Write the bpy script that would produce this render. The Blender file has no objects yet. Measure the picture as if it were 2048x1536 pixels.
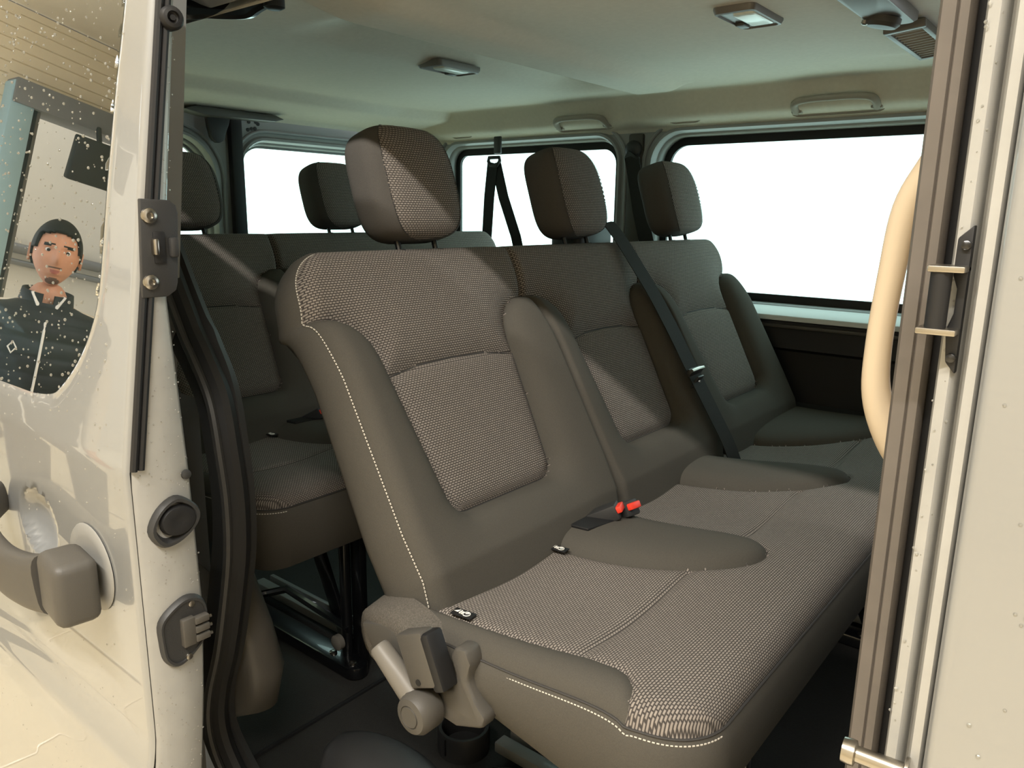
import bpy, bmesh, math, random
import numpy as np
from mathutils import Vector, Matrix
random.seed(7)
S = bpy.context.scene
COL = S.collection
# ------------------------------------------------------------------ camera
yaw, pit, rol, FPX = math.radians(38.9), math.radians(12.5), math.radians(0.84), 1530.0
fh = Vector((-math.sin(yaw), math.cos(yaw), 0)); rt = Vector((math.cos(yaw), math.sin(yaw), 0))
fw = fh*math.cos(pit) - Vector((0, 0, math.sin(pit))); upv = rt.cross(fw)
RR = rt*math.cos(rol) + upv*math.sin(rol); UU = -rt*math.sin(rol) + upv*math.cos(rol)
cd = bpy.data.cameras.new('camera'); cam = bpy.data.objects.new('camera', cd); COL.objects.link(cam)
M = Matrix((RR, UU, -fw)).transposed().to_4x4(); M.translation = Vector((0, 0, 1.04)); cam.matrix_world = M
cd.sensor_width = 36; cd.lens = 36*FPX/2048; cd.clip_start = 0.02; S.camera = cam
# ------------------------------------------------------------------ world, exposure
W = bpy.data.worlds.new('world'); S.world = W; W.use_nodes = True
bgn = W.node_tree.nodes['Background']; bgn.inputs[0].default_value = (0.93, 0.98, 1.0, 1); bgn.inputs[1].default_value = 3.0
vs = S.view_settings; vs.view_transform = 'Standard'; vs.look = 'None'; vs.gamma = 1; vs.use_curve_mapping = False; vs.exposure = 0.33
LAMP_W = 185.0
# ------------------------------------------------------------------ materials
MATS = {}
def lin(c):
    return tuple((x/12.92 if x <= .04045 else ((x+.055)/1.055)**2.4) for x in c)
def mat(name, rgb, rough=.6, metal=0., coat=0., spec=.5, noise=0., nscale=60., bump=0., bscale=200., emit=None):
    if name in MATS: return MATS[name]
    m = bpy.data.materials.new(name); m.use_nodes = True; nt = m.node_tree; b = nt.nodes['Principled BSDF']
    c = lin([x/255 for x in rgb]); b.inputs['Base Color'].default_value = (*c, 1)
    b.inputs['Roughness'].default_value = rough; b.inputs['Metallic'].default_value = metal
    b.inputs['Specular IOR Level'].default_value = spec
    b.inputs['Coat Weight'].default_value = coat; b.inputs['Coat Roughness'].default_value = .02
    tc = nt.nodes.new('ShaderNodeTexCoord')
    if noise:
        n = nt.nodes.new('ShaderNodeTexNoise'); n.inputs['Scale'].default_value = nscale; n.inputs['Detail'].default_value = 4
        nt.links.new(tc.outputs['Object'], n.inputs['Vector'])
        r = nt.nodes.new('ShaderNodeValToRGB')
        r.color_ramp.elements[0].position = .3; r.color_ramp.elements[1].position = .7
        r.color_ramp.elements[0].color = (*[x*(1-noise) for x in c], 1); r.color_ramp.elements[1].color = (*[min(1, x*(1+noise)) for x in c], 1)
        nt.links.new(n.outputs[0], r.inputs[0]); nt.links.new(r.outputs[0], b.inputs['Base Color'])
    if bump:
        n2 = nt.nodes.new('ShaderNodeTexNoise'); n2.inputs['Scale'].default_value = bscale; n2.inputs['Detail'].default_value = 3
        nt.links.new(tc.outputs['Object'], n2.inputs['Vector'])
        bp = nt.nodes.new('ShaderNodeBump'); bp.inputs['Strength'].default_value = bump; bp.inputs['Distance'].default_value = .002
        nt.links.new(n2.outputs[0], bp.inputs['Height']); nt.links.new(bp.outputs[0], b.inputs['Normal'])
    if emit:
        b.inputs['Emission Color'].default_value = (*emit[0], 1); b.inputs['Emission Strength'].default_value = emit[1]
    MATS[name] = m; return m
def weave(name, hi, lo, pitch=.0062):
    m = bpy.data.materials.new(name); m.use_nodes = True; nt = m.node_tree; b = nt.nodes['Principled BSDF']
    b.inputs['Roughness'].default_value = .92; b.inputs['Specular IOR Level'].default_value = .15
    uv = nt.nodes.new('ShaderNodeUVMap'); mp = nt.nodes.new('ShaderNodeMapping')
    mp.inputs['Scale'].default_value = (1/pitch, 1/pitch, 1/pitch); nt.links.new(uv.outputs[0], mp.inputs[0])
    br = nt.nodes.new('ShaderNodeTexBrick'); br.inputs['Scale'].default_value = 1
    br.inputs['Brick Width'].default_value = 1.0; br.inputs['Row Height'].default_value = .62; br.inputs['Mortar Size'].default_value = .17
    br.inputs['Mortar Smooth'].default_value = .6
    h = lin([x/255 for x in hi]); l = lin([x/255 for x in lo])
    br.inputs['Color1'].default_value = (*h, 1); br.inputs['Color2'].default_value = (*[x*.86 for x in h], 1); br.inputs['Mortar'].default_value = (*l, 1)
    nt.links.new(mp.outputs[0], br.inputs['Vector']); nt.links.new(br.outputs['Color'], b.inputs['Base Color'])
    inv = nt.nodes.new('ShaderNodeMath'); inv.operation = 'SUBTRACT'; inv.inputs[0].default_value = 1
    nt.links.new(br.outputs['Fac'], inv.inputs[1])
    bp = nt.nodes.new('ShaderNodeBump'); bp.inputs['Strength'].default_value = .5; bp.inputs['Distance'].default_value = .0012
    nt.links.new(inv.outputs[0], bp.inputs['Height']); nt.links.new(bp.outputs[0], b.inputs['Normal'])
    MATS[name] = m; return m
def glassmat(name, tint, ior=1.5, boost=1.0, rough=0.0):
    m = bpy.data.materials.new(name); m.use_nodes = True; nt = m.node_tree; nt.nodes.clear()
    o = nt.nodes.new('ShaderNodeOutputMaterial'); t = nt.nodes.new('ShaderNodeBsdfTransparent'); g = nt.nodes.new('ShaderNodeBsdfGlossy')
    t.inputs[0].default_value = (*tint, 1); g.inputs['Roughness'].default_value = rough; g.inputs[0].default_value = (1, 1, 1, 1)
    fr = nt.nodes.new('ShaderNodeFresnel'); fr.inputs[0].default_value = ior
    mu = nt.nodes.new('ShaderNodeMath'); mu.operation = 'MULTIPLY'; mu.use_clamp = True; mu.inputs[1].default_value = boost
    mx = nt.nodes.new('ShaderNodeMixShader'); nt.links.new(fr.outputs[0], mu.inputs[0]); nt.links.new(mu.outputs[0], mx.inputs[0])
    nt.links.new(t.outputs[0], mx.inputs[1]); nt.links.new(g.outputs[0], mx.inputs[2]); nt.links.new(mx.outputs[0], o.inputs[0])
    MATS[name] = m; return m
PAINT = mat('silver_grey_paint', (140, 141, 140), .34, .25, 1.0, .5)
EDGEPAINT = mat('door_edge_paint', (160, 159, 155), .42, .1, .25, .5, .05, 30)
INPAINT = mat('inner_grey_paint', (140, 143, 142), .5, 0, .1)
LINER = mat('headliner_fabric', (206, 201, 187), .95, 0, 0, .1, .03, 90, .15, 900)
LINERD = mat('headliner_molding_shaded', (156, 151, 141), .9, 0, 0, .1)  # headliner colour darkened, shading of grab handles and recesses painted in
PLGREY = mat('grey_plastic', (72, 69, 64), .5, 0, 0, .4, 0, 60, .12, 900)
PLSILV = mat('pale_grey_plastic', (104, 100, 93), .45, 0, 0, .4)
PLDARK = mat('dark_plastic', (46, 46, 46), .5, 0, 0, .4, 0, 60, .12, 700)
PANELD = mat('dark_side_panel', (40, 40, 41), .6, 0, 0, .3, 0, 60, .1, 700)
RUBBER = mat('black_rubber', (24, 24, 25), .55, 0, 0, .4)
BLACKG = mat('black_gloss_metal', (14, 15, 17), .28, 0, .4, .5)
RUBTAN = mat('worn_grey_rubber', (92, 86, 80), .65, 0, 0, .3, .08, 25)
BEIGE = mat('beige_plastic', (188, 172, 148), .45, 0, 0, .4)
STEEL = mat('brushed_steel', (170, 165, 156), .28, 1.)
WEAVE = weave('woven_grey_fabric', (138, 130, 122), (64, 60, 57))
PLAIN = mat('plain_charcoal_fabric', (76, 73, 67), .95, 0, 0, .12, .08, 700, .35, 1500)
HPLAIN = mat('headrest_plain_fabric', (74, 71, 67), .95, 0, 0, .12, .08, 700, .35, 1500)
FELT = mat('grey_felt', (86, 82, 76), 1, 0, 0, .05, .25, 500, .6, 900)
STITCH = mat('pale_thread', (190, 184, 172), .8)
PIPING = mat('dark_piping', (50, 48, 46), .8)
BELT = mat('black_webbing', (42, 43, 42), .75, 0, 0, .2, .1, 300)
RED = mat('red_plastic', (226, 62, 44), .4)
WHITEP = mat('white_print', (225, 222, 214), .6)
MATF = mat('black_rubber_mat', (44, 43, 41), .6, 0, 0, .35, .08, 120, .5, 420)
CLOTHK = mat('black_quilt', (26, 27, 32), .6, 0, 0, .3)
SIDEGLASS = glassmat('tinted_window_glass', (.68, .95, .88), 1.45)
DOORGLASS = glassmat('dark_door_glass', (.30, .42, .40), 1.75, 2.2)
# ------------------------------------------------------------------ object helpers
def link(o, parent=None):
    COL.objects.link(o)
    if parent is not None: o.parent = parent
    return o
def tag(o, label=None, cat=None, group=None, kind=None):
    if label: o['label'] = label
    if cat: o['category'] = cat
    if group: o['group'] = group
    if kind: o['kind'] = kind
    return o
def empty(name, loc=(0, 0, 0), **k):
    o = bpy.data.objects.new(name, None); o.location = loc; o.empty_display_size = .05; link(o); return tag(o, **k)
def mesh(name, V, Fc, m, parent=None, smooth=True, uv=None, org=(0, 0, 0), sharp=35):
    """V in world coordinates; the parent's own location is taken off."""
    o0 = Vector(org)
    if parent is not None:
        p = parent
        while p is not None: o0 = o0 + p.location; p = p.parent
    me = bpy.data.meshes.new(name); me.from_pydata([tuple(Vector(v)-o0) for v in V], [], [tuple(f) for f in Fc])
    me.validate(); me.update()
    if uv is not None:
        ul = me.uv_layers.new(name='UVMap'); ua = np.asarray(uv, dtype=np.float32)
        vi = np.empty(len(me.loops), dtype=np.int32); me.loops.foreach_get('vertex_index', vi)
        ul.data.foreach_set('uv', ua[vi].ravel())
    me.materials.append(m)
    if smooth:
        me.shade_smooth()
        if sharp: me.set_sharp_from_angle(angle=math.radians(sharp))
    o = bpy.data.objects.new(name, me)
    if any(org): o.location = org
    return link(o, parent)
class MB:
    """collects shapes in world space and links them as one mesh"""
    def __init__(s): s.V = []; s.F = []
    def add(s, V, Fc):
        n = len(s.V); s.V += [Vector(v) for v in V]; s.F += [[i+n for i in f] for f in Fc]; return s
    def bm(s, b):
        b.verts.index_update(); s.add([v.co.copy() for v in b.verts], [[v.index for v in f.verts] for f in b.faces]); b.free(); return s
    def box(s, c, d, bev=0., rot=None, seg=2):
        b = bmesh.new(); bmesh.ops.create_cube(b, size=1); bmesh.ops.scale(b, vec=d, verts=b.verts)
        if bev: bmesh.ops.bevel(b, geom=b.edges[:], offset=bev, segments=seg, affect='EDGES', profile=.5)
        if rot is not None: bmesh.ops.rotate(b, matrix=rot, verts=b.verts)
        bmesh.ops.translate(b, vec=c, verts=b.verts); return s.bm(b)
    def tube(s, P, r, n=12, cap=True, closed=False):
        P = [Vector(p) for p in P]; R = r if isinstance(r, (list, tuple)) else [r]*len(P); V = []; Fc = []; N = len(P); pn = None
        for i, p in enumerate(P):
            a = P[(i-1) % N] if (closed or i) else p; c = P[(i+1) % N] if (closed or i < N-1) else p
            t = (c-a).normalized()
            if pn is None: pn = t.orthogonal().normalized()
            pn = (pn-t*pn.dot(t)).normalized(); q = t.cross(pn)
            V += [p+(pn*math.cos(2*math.pi*k/n)+q*math.sin(2*math.pi*k/n))*R[i] for k in range(n)]
        for i in range(N if closed else N-1):
            j = (i+1) % N
            Fc += [[i*n+k, i*n+(k+1) % n, j*n+(k+1) % n, j*n+k] for k in range(n)]
        if cap and not closed: Fc += [list(range(n))[::-1], [(N-1)*n+k for k in range(n)]]
        return s.add(V, Fc)
    def lathe(s, o, ax, prof, n=24):
        o = Vector(o); ax = Vector(ax).normalized(); e = ax.orthogonal().normalized(); g = ax.cross(e); V = []; Fc = []
        for (r, h) in prof: V += [o+ax*h+(e*math.cos(2*math.pi*k/n)+g*math.sin(2*math.pi*k/n))*max(r, 1e-5) for k in range(n)]
        for i in range(len(prof)-1): Fc += [[i*n+k, i*n+(k+1) % n, (i+1)*n+(k+1) % n, (i+1)*n+k] for k in range(n)]
        return s.add(V, Fc+[list(range(n))[::-1], [(len(prof)-1)*n+k for k in range(n)]])
    def loops(s, L, closed=True, cap0=False, cap1=False):
        n = len(L[0]); V = [p for l in L for p in l]; Fc = []
        for i in range(len(L)-1):
            for k in range(n if closed else n-1): Fc.append([i*n+k, i*n+(k+1) % n, (i+1)*n+(k+1) % n, (i+1)*n+k])
        if cap0: Fc.append(list(range(n))[::-1])
        if cap1: Fc.append([(len(L)-1)*n+k for k in range(n)])
        return s.add(V, Fc)
    def prism(s, P, d, bev=0.):
        b = bmesh.new(); vs_ = [b.verts.new(p) for p in P]; f = b.faces.new(vs_)
        r = bmesh.ops.extrude_face_region(b, geom=[f]); bmesh.ops.translate(b, vec=d, verts=[v for v in r['geom'] if isinstance(v, bmesh.types.BMVert)])
        bmesh.ops.recalc_face_normals(b, faces=b.faces)
        if bev:
            E_ = [e for e in b.edges if e.is_manifold and e.calc_face_angle(0) > .6]
            bmesh.ops.bevel(b, geom=E_, offset=bev, segments=2, affect='EDGES', profile=.5)
        return s.bm(b)
    def ribbon(s, P, w, wd, th=.0015):
        """strap: centre line P, width w along direction wd (one vector or one per point)"""
        P = [Vector(p) for p in P]; N = len(P); V = []; Fc = []
        for i, p in enumerate(P):
            t = (P[min(i+1, N-1)]-P[max(i-1, 0)]).normalized(); d = Vector(wd[i] if isinstance(wd[0], (tuple, list, Vector)) else wd)
            d = (d-t*d.dot(t)).normalized(); q = t.cross(d)*th/2
            V += [p-d*w/2-q, p+d*w/2-q, p+d*w/2+q, p-d*w/2+q]
        for i in range(N-1): Fc += [[i*4+k, i*4+(k+1) % 4, i*4+4+(k+1) % 4, i*4+4+k] for k in range(4)]
        return s.add(V, Fc+[[3, 2, 1, 0], [N*4-4, N*4-3, N*4-2, N*4-1]])
    def build(s, name, m, parent=None, smooth=True, sharp=35, org=(0, 0, 0)): return mesh(name, s.V, s.F, m, parent, smooth, None, org, sharp)
def spline(P, n=8, closed=False):
    P = [Vector(p) for p in P]; N = len(P); out = []
    for i in range(N if closed else N-1):
        g = lambda k: P[k % N] if closed else P[max(0, min(N-1, k))]
        a, b, c, d = g(i-1), g(i), g(i+1), g(i+2)
        for k in range(n):
            t = k/n; out.append(.5*((2*b)+(c-a)*t+(2*a-5*b+4*c-d)*t*t+(3*b-a-3*c+d)*t**3))
    if not closed: out.append(P[-1])
    return out
def rrect(x0, x1, z0, z1, r, n=8):
    """rounded rectangle loop; r one radius or four (bl, br, tr, tl)"""
    r = r if isinstance(r, (list, tuple)) else [r]*4; out = []
    for (cx, cz, a0, q) in ((x0+r[0], z0+r[0], 180, r[0]), (x1-r[1], z0+r[1], 270, r[1]), (x1-r[2], z1-r[2], 0, r[2]), (x0+r[3], z1-r[3], 90, r[3])):
        for k in range(n+1):
            a = math.radians(a0+90*k/n); out.append((cx+q*math.cos(a), cz+q*math.sin(a)))
    return out
def sdpoly(p, poly):
    """signed distance, negative inside; p (N,2)"""
    A = np.asarray(poly, float); B = np.roll(A, -1, 0); d = np.full(len(p), 1e9); ins = np.zeros(len(p), bool)
    for a, b in zip(A, B):
        e = b-a; w = p-a; t = np.clip((w@e)/max(e@e, 1e-12), 0, 1); q = w-t[:, None]*e; d = np.minimum(d, np.hypot(q[:, 0], q[:, 1]))
        c = (a[1] > p[:, 1]) != (b[1] > p[:, 1])
        with np.errstate(divide='ignore', invalid='ignore'): xx = (b[0]-a[0])*(p[:, 1]-a[1])/(b[1]-a[1] if b[1] != a[1] else 1e-12)+a[0]
        ins ^= c & (p[:, 0] < xx)
    return np.where(ins, -d, d)
def split_grid(UV, nu, nv, polys, pos, cell, arc=None):
    """UV (nv*nu,2) structured grid; vertices near a region outline are pulled onto it; faces sorted by region"""
    P = UV.copy(); I = np.arange(nu*nv).reshape(nv, nu)
    edge = np.zeros(nu*nv, bool); edge[I[0]] = edge[I[-1]] = True; edge[I[:, 0]] = edge[I[:, -1]] = True
    for nm, pl in polys:
        sd = sdpoly(P, pl); near = (np.abs(sd) < cell*.55) & ~edge; e = 1e-4
        gx = (sdpoly(P+[e, 0], pl)-sdpoly(P-[e, 0], pl))/(2*e); gy = (sdpoly(P+[0, e], pl)-sdpoly(P-[0, e], pl))/(2*e)
        g = np.stack([gx, gy], 1); P[near] -= (sd[:, None]*g)[near]
    q = np.stack([I[:-1, :-1], I[:-1, 1:], I[1:, 1:], I[1:, :-1]], -1).reshape(-1, 4)
    cen = P[q].mean(1); reg = np.full(len(q), len(polys))
    for k in range(len(polys)-1, -1, -1): reg[sdpoly(cen, polys[k][1]) < 0] = k
    XYZ = pos(P); out = {}; PU = P.copy()
    if arc is not None:                      # texture length measured along the rolled surface
        G = XYZ[I]; L = np.concatenate([np.zeros((1, nu)), np.cumsum(np.linalg.norm(np.diff(G, axis=0), axis=2), 0)], 0)
        PU[:, arc] = np.median(L, 1)[:, None].repeat(nu, 1).ravel()
    for k, nm in enumerate([p[0] for p in polys]+['rest']):
        f = q[reg == k]
        if not len(f): continue
        ids, inv = np.unique(f, return_inverse=True); out[nm] = (XYZ[ids], inv.reshape(-1, 4), PU[ids])
    return out, I, XYZ, P
# ------------------------------------------------------------------ van shell
ST = 'structure'
def sst(a, b, x): t = np.clip((x-a)/(b-a), 0, 1); return t*t*(3-2*t)
# headliner
XR, YF, YN, XF = -2.37, 2.262, .70, .62
def ceil_pos(P):
    x, y = P[:, 0], P[:, 1]; r = .22
    dr = (x-XR)/1.55; df = YF-y; dn = y-YN+.058
    # distance to a rounded boundary
    def rmin(a, b):
        qa = np.maximum(r-a, 0); qb = np.maximum(r-b, 0); return np.where((a < r) & (b < r), r-np.hypot(qa, qb), np.minimum(a, b))
    d = np.maximum(np.minimum(df, dn), 0)
    xs = [0, .012, .050, .060, .068, .098, .11, .25, 2]; zs = [1.300, 1.312, 1.328, 1.334, 1.342, 1.394, 1.401, 1.404, 1.405]
    z = np.interp(d, xs, zs)
    zz = sum(np.interp(np.maximum(d+o, 0), xs, zs) for o in (-.006, -.003, 0, .003, .006))/5
    z = np.where(d < .02, z, zz)
    rx = [-2.37, -2.355, -2.16, -2.145, -2.105, -2.09, 1]; rz = [1.335, 1.350, 1.372, 1.376, 1.400, 1.404, 1.405]
    xw = x-.35*np.maximum(0, y-1.98)          # the rear roll sweeps round into the side
    zr = sum(np.interp(xw+o, rx, rz) for o in (-.006, -.003, 0, .003, .006))/5; z = np.minimum(z, zr)
    # pocket behind the roof bow, with a crisp front lip, and the bow itself
    a = sst(-1.50, -1.30, x)*(1-sst(-1.202, -1.196, x)); b = sst(1.0, 1.16, y)*(1-sst(1.92, 2.06, y)); z = z+.045*a*b
    a = sst(-1.202, -1.196, x)*(1-sst(-1.10, -1.02, x)); b = sst(.82, 1.0, y)*(1-sst(2.035, 2.06, y)); z = z-.022*a*b
    # raised dish by the air outlet
    a = sst(-.62, -.42, x)*(1-sst(-.40, -.36, x)); b = sst(1.2, 1.5, y)*(1-sst(1.93, 1.99, y)); z = z-.008*a*b
    return np.stack([x, y, z], 1)
xsg = np.unique(np.concatenate([np.linspace(XR, -2.0, 70), np.linspace(-2.0, -1.21, 70), np.linspace(-1.21, -1.19, 8), np.linspace(-1.19, -.3, 80), np.linspace(-.3, XF, 20)]))
ysg = np.unique(np.concatenate([np.linspace(YN, .85, 30), np.linspace(.85, 2.0, 100), np.linspace(2.0, YF, 70)]))
UVg = np.stack(np.meshgrid(xsg, ysg), -1).reshape(-1, 2)
og, _, _, _ = split_grid(UVg, len(xsg), len(ysg), [], ceil_pos, .01)
V, Fc, _ = og['rest']
ceiling = mesh('ceiling', V, Fc, LINER, sharp=0); tag(ceiling, 'pale fabric headliner over the rear of the van', 'ceiling', kind=ST)
roof = MB().box((-.88, 1.50, 1.485), (3.2, 1.86, .03), .01).build('roof_panel', PAINT); tag(roof, 'outer metal roof panel above the headliner', 'roof', kind=ST)

def wall_holes(mb, x0, x1, z0, z1, hole, f):
    """flat cell with one rounded hole; f maps (a, b) to 3D"""
    n = len(hole); cx = sum(p[0] for p in hole)/n; cz = sum(p[1] for p in hole)/n; outer = []
    for (a, b) in hole:
        da, db = a-cx, b-cz
        k = min((x1-cx)/da if da > 1e-9 else 1e9, (x0-cx)/da if da < -1e-9 else 1e9, (z1-cz)/db if db > 1e-9 else 1e9, (z0-cz)/db if db < -1e-9 else 1e9)
        outer.append((cx+da*k, cz+db*k))
    mb.loops([[f(*p) for p in outer], [f(*p) for p in hole]])
    # corners
    for (qa, qb) in ((x0, z0), (x1, z0), (x1, z1), (x0, z1)):
        for i in range(n):
            j = (i+1) % n; p, q = outer[i], outer[j]
            if abs(p[0]-q[0]) > 1e-6 and abs(p[1]-q[1]) > 1e-6 and min(abs(p[0]-qa), abs(q[0]-qa)) < 1e-6 and min(abs(p[1]-qb), abs(q[1]-qb)) < 1e-6:
                mb.add([f(*p), f(qa, qb), f(*q)], [[0, 1, 2]])
def inset(loop, d):
    """offset a closed loop outward by d (loop counter-clockwise)"""
    n = len(loop); out = []
    for i in range(n):
        p, a, b = loop[i], loop[i-1], loop[(i+1) % n]; tx, tz = b[0]-a[0], b[1]-a[1]; l = math.hypot(tx, tz) or 1
        out.append((p[0]+tz/l*d, p[1]-tx/l*d))
    return out
# far side wall (the van's left side)
farp = lambda a, b: (a, 2.26, b)
h3 = rrect(-2.165, -1.40, .80, 1.285, [.10, .06, .075, .06]); h3o = inset(h3, .03)
h4 = rrect(-1.245, -.27, .79, 1.285, [.05, .05, .05, .085]); h4o = inset(h4, .028)
wl = MB(); wall_holes(wl, -2.42, -1.318, .745, 1.34, h3o, farp); wall_holes(wl, -1.318, .62, .745, 1.34, h4o, farp)
wall_left = wl.build('wall_left', INPAINT, sharp=30); tag(wall_left, 'grey metal far side wall around the side windows', 'wall', kind=ST)
# lower far panel, a profile swept along the van
prof = [(2.262, .750), (2.225, .746), (2.222, .735), (2.232, .728), (2.228, .668), (2.262, .655), (2.268, .505), (2.240, .488), (2.232, .42), (2.242, .30), (2.235, .0)]
lp = MB(); lp.loops([[(x, y, z) for (y, z) in prof] for x in (-2.40, .62)], closed=False); lp.build('lower_panel', PANELD, wall_left, sharp=20)
sl = MB(); sl.box((-.88, 2.222, .733), (3.0, .012, .012), .004); sl.build('sill_strip', PLGREY, wall_left)
MB().prism([(-2.2, 2.268, .786), (-2.2, 2.214, .764), (-2.2, 2.210, .750), (-2.2, 2.268, .745)], (2.7, 0, 0), .002).build('window_sill', mat('light_sill_paint', (190, 194, 192), .45), wall_left)
def window(n, hole, f, depth, label, frame_m, sealm=RUBBER, seal=.024):
    """f(a, b, d): d is the depth outwards from the inner wall plane"""
    w = MB(); prf = [(.030, 0), (.024, -.010), (.016, -.010), (.010, .004), (.010, .016), (.004, .020), (0, .032), (0, depth)]
    w.loops([[f(*p, d) for p in inset(hole, o)] for (o, d) in prf]); fr = w.build('window_%d' % n, frame_m, sharp=40)
    tag(fr, label, 'window', kind=ST)
    b = MB(); b.loops([[f(*p, depth-.012) for p in inset(hole, .004)], [f(*p, depth-.014) for p in inset(hole, -seal)], [f(*p, depth-.002) for p in inset(hole, -seal)]])
    b.build('rubber_seal', sealm, fr)
    r_ = MB(); r_.tube([f(*p, -.002) for p in inset(hole, .046)], .0065, 8, closed=True); r_.build('frame_ridge', frame_m, fr)
    g = MB(); L = [f(*p, depth) for p in hole]; g.add(L, [list(range(len(L)))]); g.build('pane', SIDEGLASS, fr, smooth=False)
    return fr
farf = lambda a, b, d: (a, 2.26+d, b)
w3 = window(3, h3, farf, .062, 'small rear side window with a slanted lower corner, far side', INPAINT)
w4 = window(4, h4, farf, .062, 'long middle side window above the far seat', INPAINT)
# pillar trims on the far side
tg = MB(); tg.box((-1.318, 2.258, 1.02), (.055, .02, .56), .008); t_ = tg.build('trim_1', PLGREY); tag(t_, 'dark pillar cover between the two far side windows', 'trim', kind=ST)
# rear wall with twin doors
lean = lambda z: -2.42 - .10*max(0, .95-z)
rearf = lambda a, b, d: (lean(b)-d, a, b)
hr2 = rrect(1.53, 2.13, .80, 1.262, [.08, .08, .10, .085]); hr1 = rrect(.83, 1.40, .80, 1.262, [.08, .08, .12, .10])
wr = MB(); wall_holes(wr, .66, 1.462, .74, 1.36, inset(hr1, .03), lambda a, b: rearf(a, b, 0)); wall_holes(wr, 1.462, 2.27, .74, 1.36, inset(hr2, .03), lambda a, b: rearf(a, b, 0))
wall_rear = wr.build('wall_rear', INPAINT, sharp=30); tag(wall_rear, 'grey metal twin rear doors at the back of the van', 'wall', kind=ST)
lp = MB(); lp.loops([[(lean(z)+o, y, z) for (z, o) in ((.75, 0), (.745, .03), (.60, .035), (.3, .03), (0, .03))] for y in (.66, 2.27)], closed=False); lp.build('door_panel', PANELD, wall_rear, sharp=20)
window(1, hr1, rearf, .055, 'rear door window on the near side, behind a headrest', INPAINT, INPAINT, .008)
window(2, hr2, rearf, .055, 'rear door window on the far side, behind the middle headrest', INPAINT, INPAINT, .008)
sp = MB(); sp.box((-2.412, 1.492, 1.04), (.03, .045, .66), .006); sp.build('centre_seal', RUBBER, wall_rear)
for (yy, zz) in ((1.548, 1.308), (1.562, 1.312), (1.576, 1.314), (1.553, 1.334), (1.58, 1.336), (1.588, 1.33)):
    MB().lathe((-2.4195, yy, zz), (1, 0, 0), [(.0062, 0), (.0062, .0015), (.004, .0018)], 12).build('drain_hole', RUBBER, wall_rear)
# D pillar corner
dp = MB(); dp.loops([[(-2.43, 2.10, z), (-2.40, 2.20, z), (-2.33, 2.245, z), (-2.19, 2.262, z), (-2.19, 2.30, z)] for z in (.0, .7, 1.33)], closed=False)
o = dp.build('trim_2', PLDARK, sharp=0); tag(o, 'dark corner pillar cover behind the rear bench', 'trim', kind=ST)
# floor
fl = MB(); fl.box((-.90, 1.46, -.02), (3.1, 1.66, .04), .004); floor = fl.build('floor', MATF); tag(floor, 'black textured rubber floor of the van', 'floor', kind=ST)
fs = MB(); fs.tube([(-1.195, .66, .001), (-1.20, 1.5, .001), (-1.20, 2.2, .001)], .005, 8); fs.build('mat_seam', RUBBER, floor)
wf = MB(); wf.box((.63, 1.46, .68), (.03, 1.7, 1.5), .004); o = wf.build('cab_light_block', PANELD); tag(o, 'added dark panel shutting out light at the cab end', 'wall', kind=ST)  # unseen partition, added to keep outside light from flooding in at the cab
# near side (the van's right side): quarter panel behind the door, header, sill
nearf = lambda a, b, d: (a, .565-d+.12*max(0, b-.8), b)
hq = rrect(-2.10, -1.20, .84, 1.24, .08)
nq = MB(); wall_holes(nq, -2.45, -1.12, .75, 1.36, hq, lambda a, b: nearf(a, b, 0)); wall_holes(nq, -2.45, -1.12, .75, 1.36, hq, lambda a, b: nearf(a, b, .05))
nq.loops([[(-1.12, .565+.12*max(0, z-.8), z), (-1.12, .515+.12*max(0, z-.8), z)] for z in (-.2, .4, .75, 1.36)], closed=False)
nq.add([(-2.45, .515, .75), (-1.12, .515, .75), (-1.12, .515, -.3), (-2.45, .515, -.3)], [[0, 1, 2, 3]])
nq.add([(-2.45, .60, .75), (-1.12, .60, .75), (-1.12, .60, 0), (-2.45, .60, 0)], [[3, 2, 1, 0]])
wall_right = nq.build('wall_right', PAINT, sharp=30); tag(wall_right, 'silver grey rear quarter panel behind the open sliding door', 'wall', kind=ST)
g = MB(); L = [nearf(*p, .04) for p in hq]; g.add(L, [list(range(len(L)))]); g.build('pane', SIDEGLASS, wall_right, smooth=False)
hd = MB(); hd.prism([(-2.45, .560, 1.452), (-2.45, .66, 1.375), (-2.45, .70, 1.345), (-2.45, .74, 1.40), (-2.45, .70, 1.48), (-2.45, .56, 1.48)], (3.0, 0, 0), .002)
o = hd.build('trim_3', PAINT); tag(o, 'painted roof rail above the side door opening', 'trim', kind=ST)
si = MB(); si.prism([(-1.12, .51, -.14), (-1.12, .51, -.06), (-1.12, .60, -.05), (-1.12, .63, .0), (-1.12, .66, .0), (-1.12, .66, -.2), (-1.12, .56, -.2)], (1.7, 0, 0), .004)
o = si.build('trim_4', PLDARK); tag(o, 'dark plastic step along the side door sill', 'trim', kind=ST)
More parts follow.
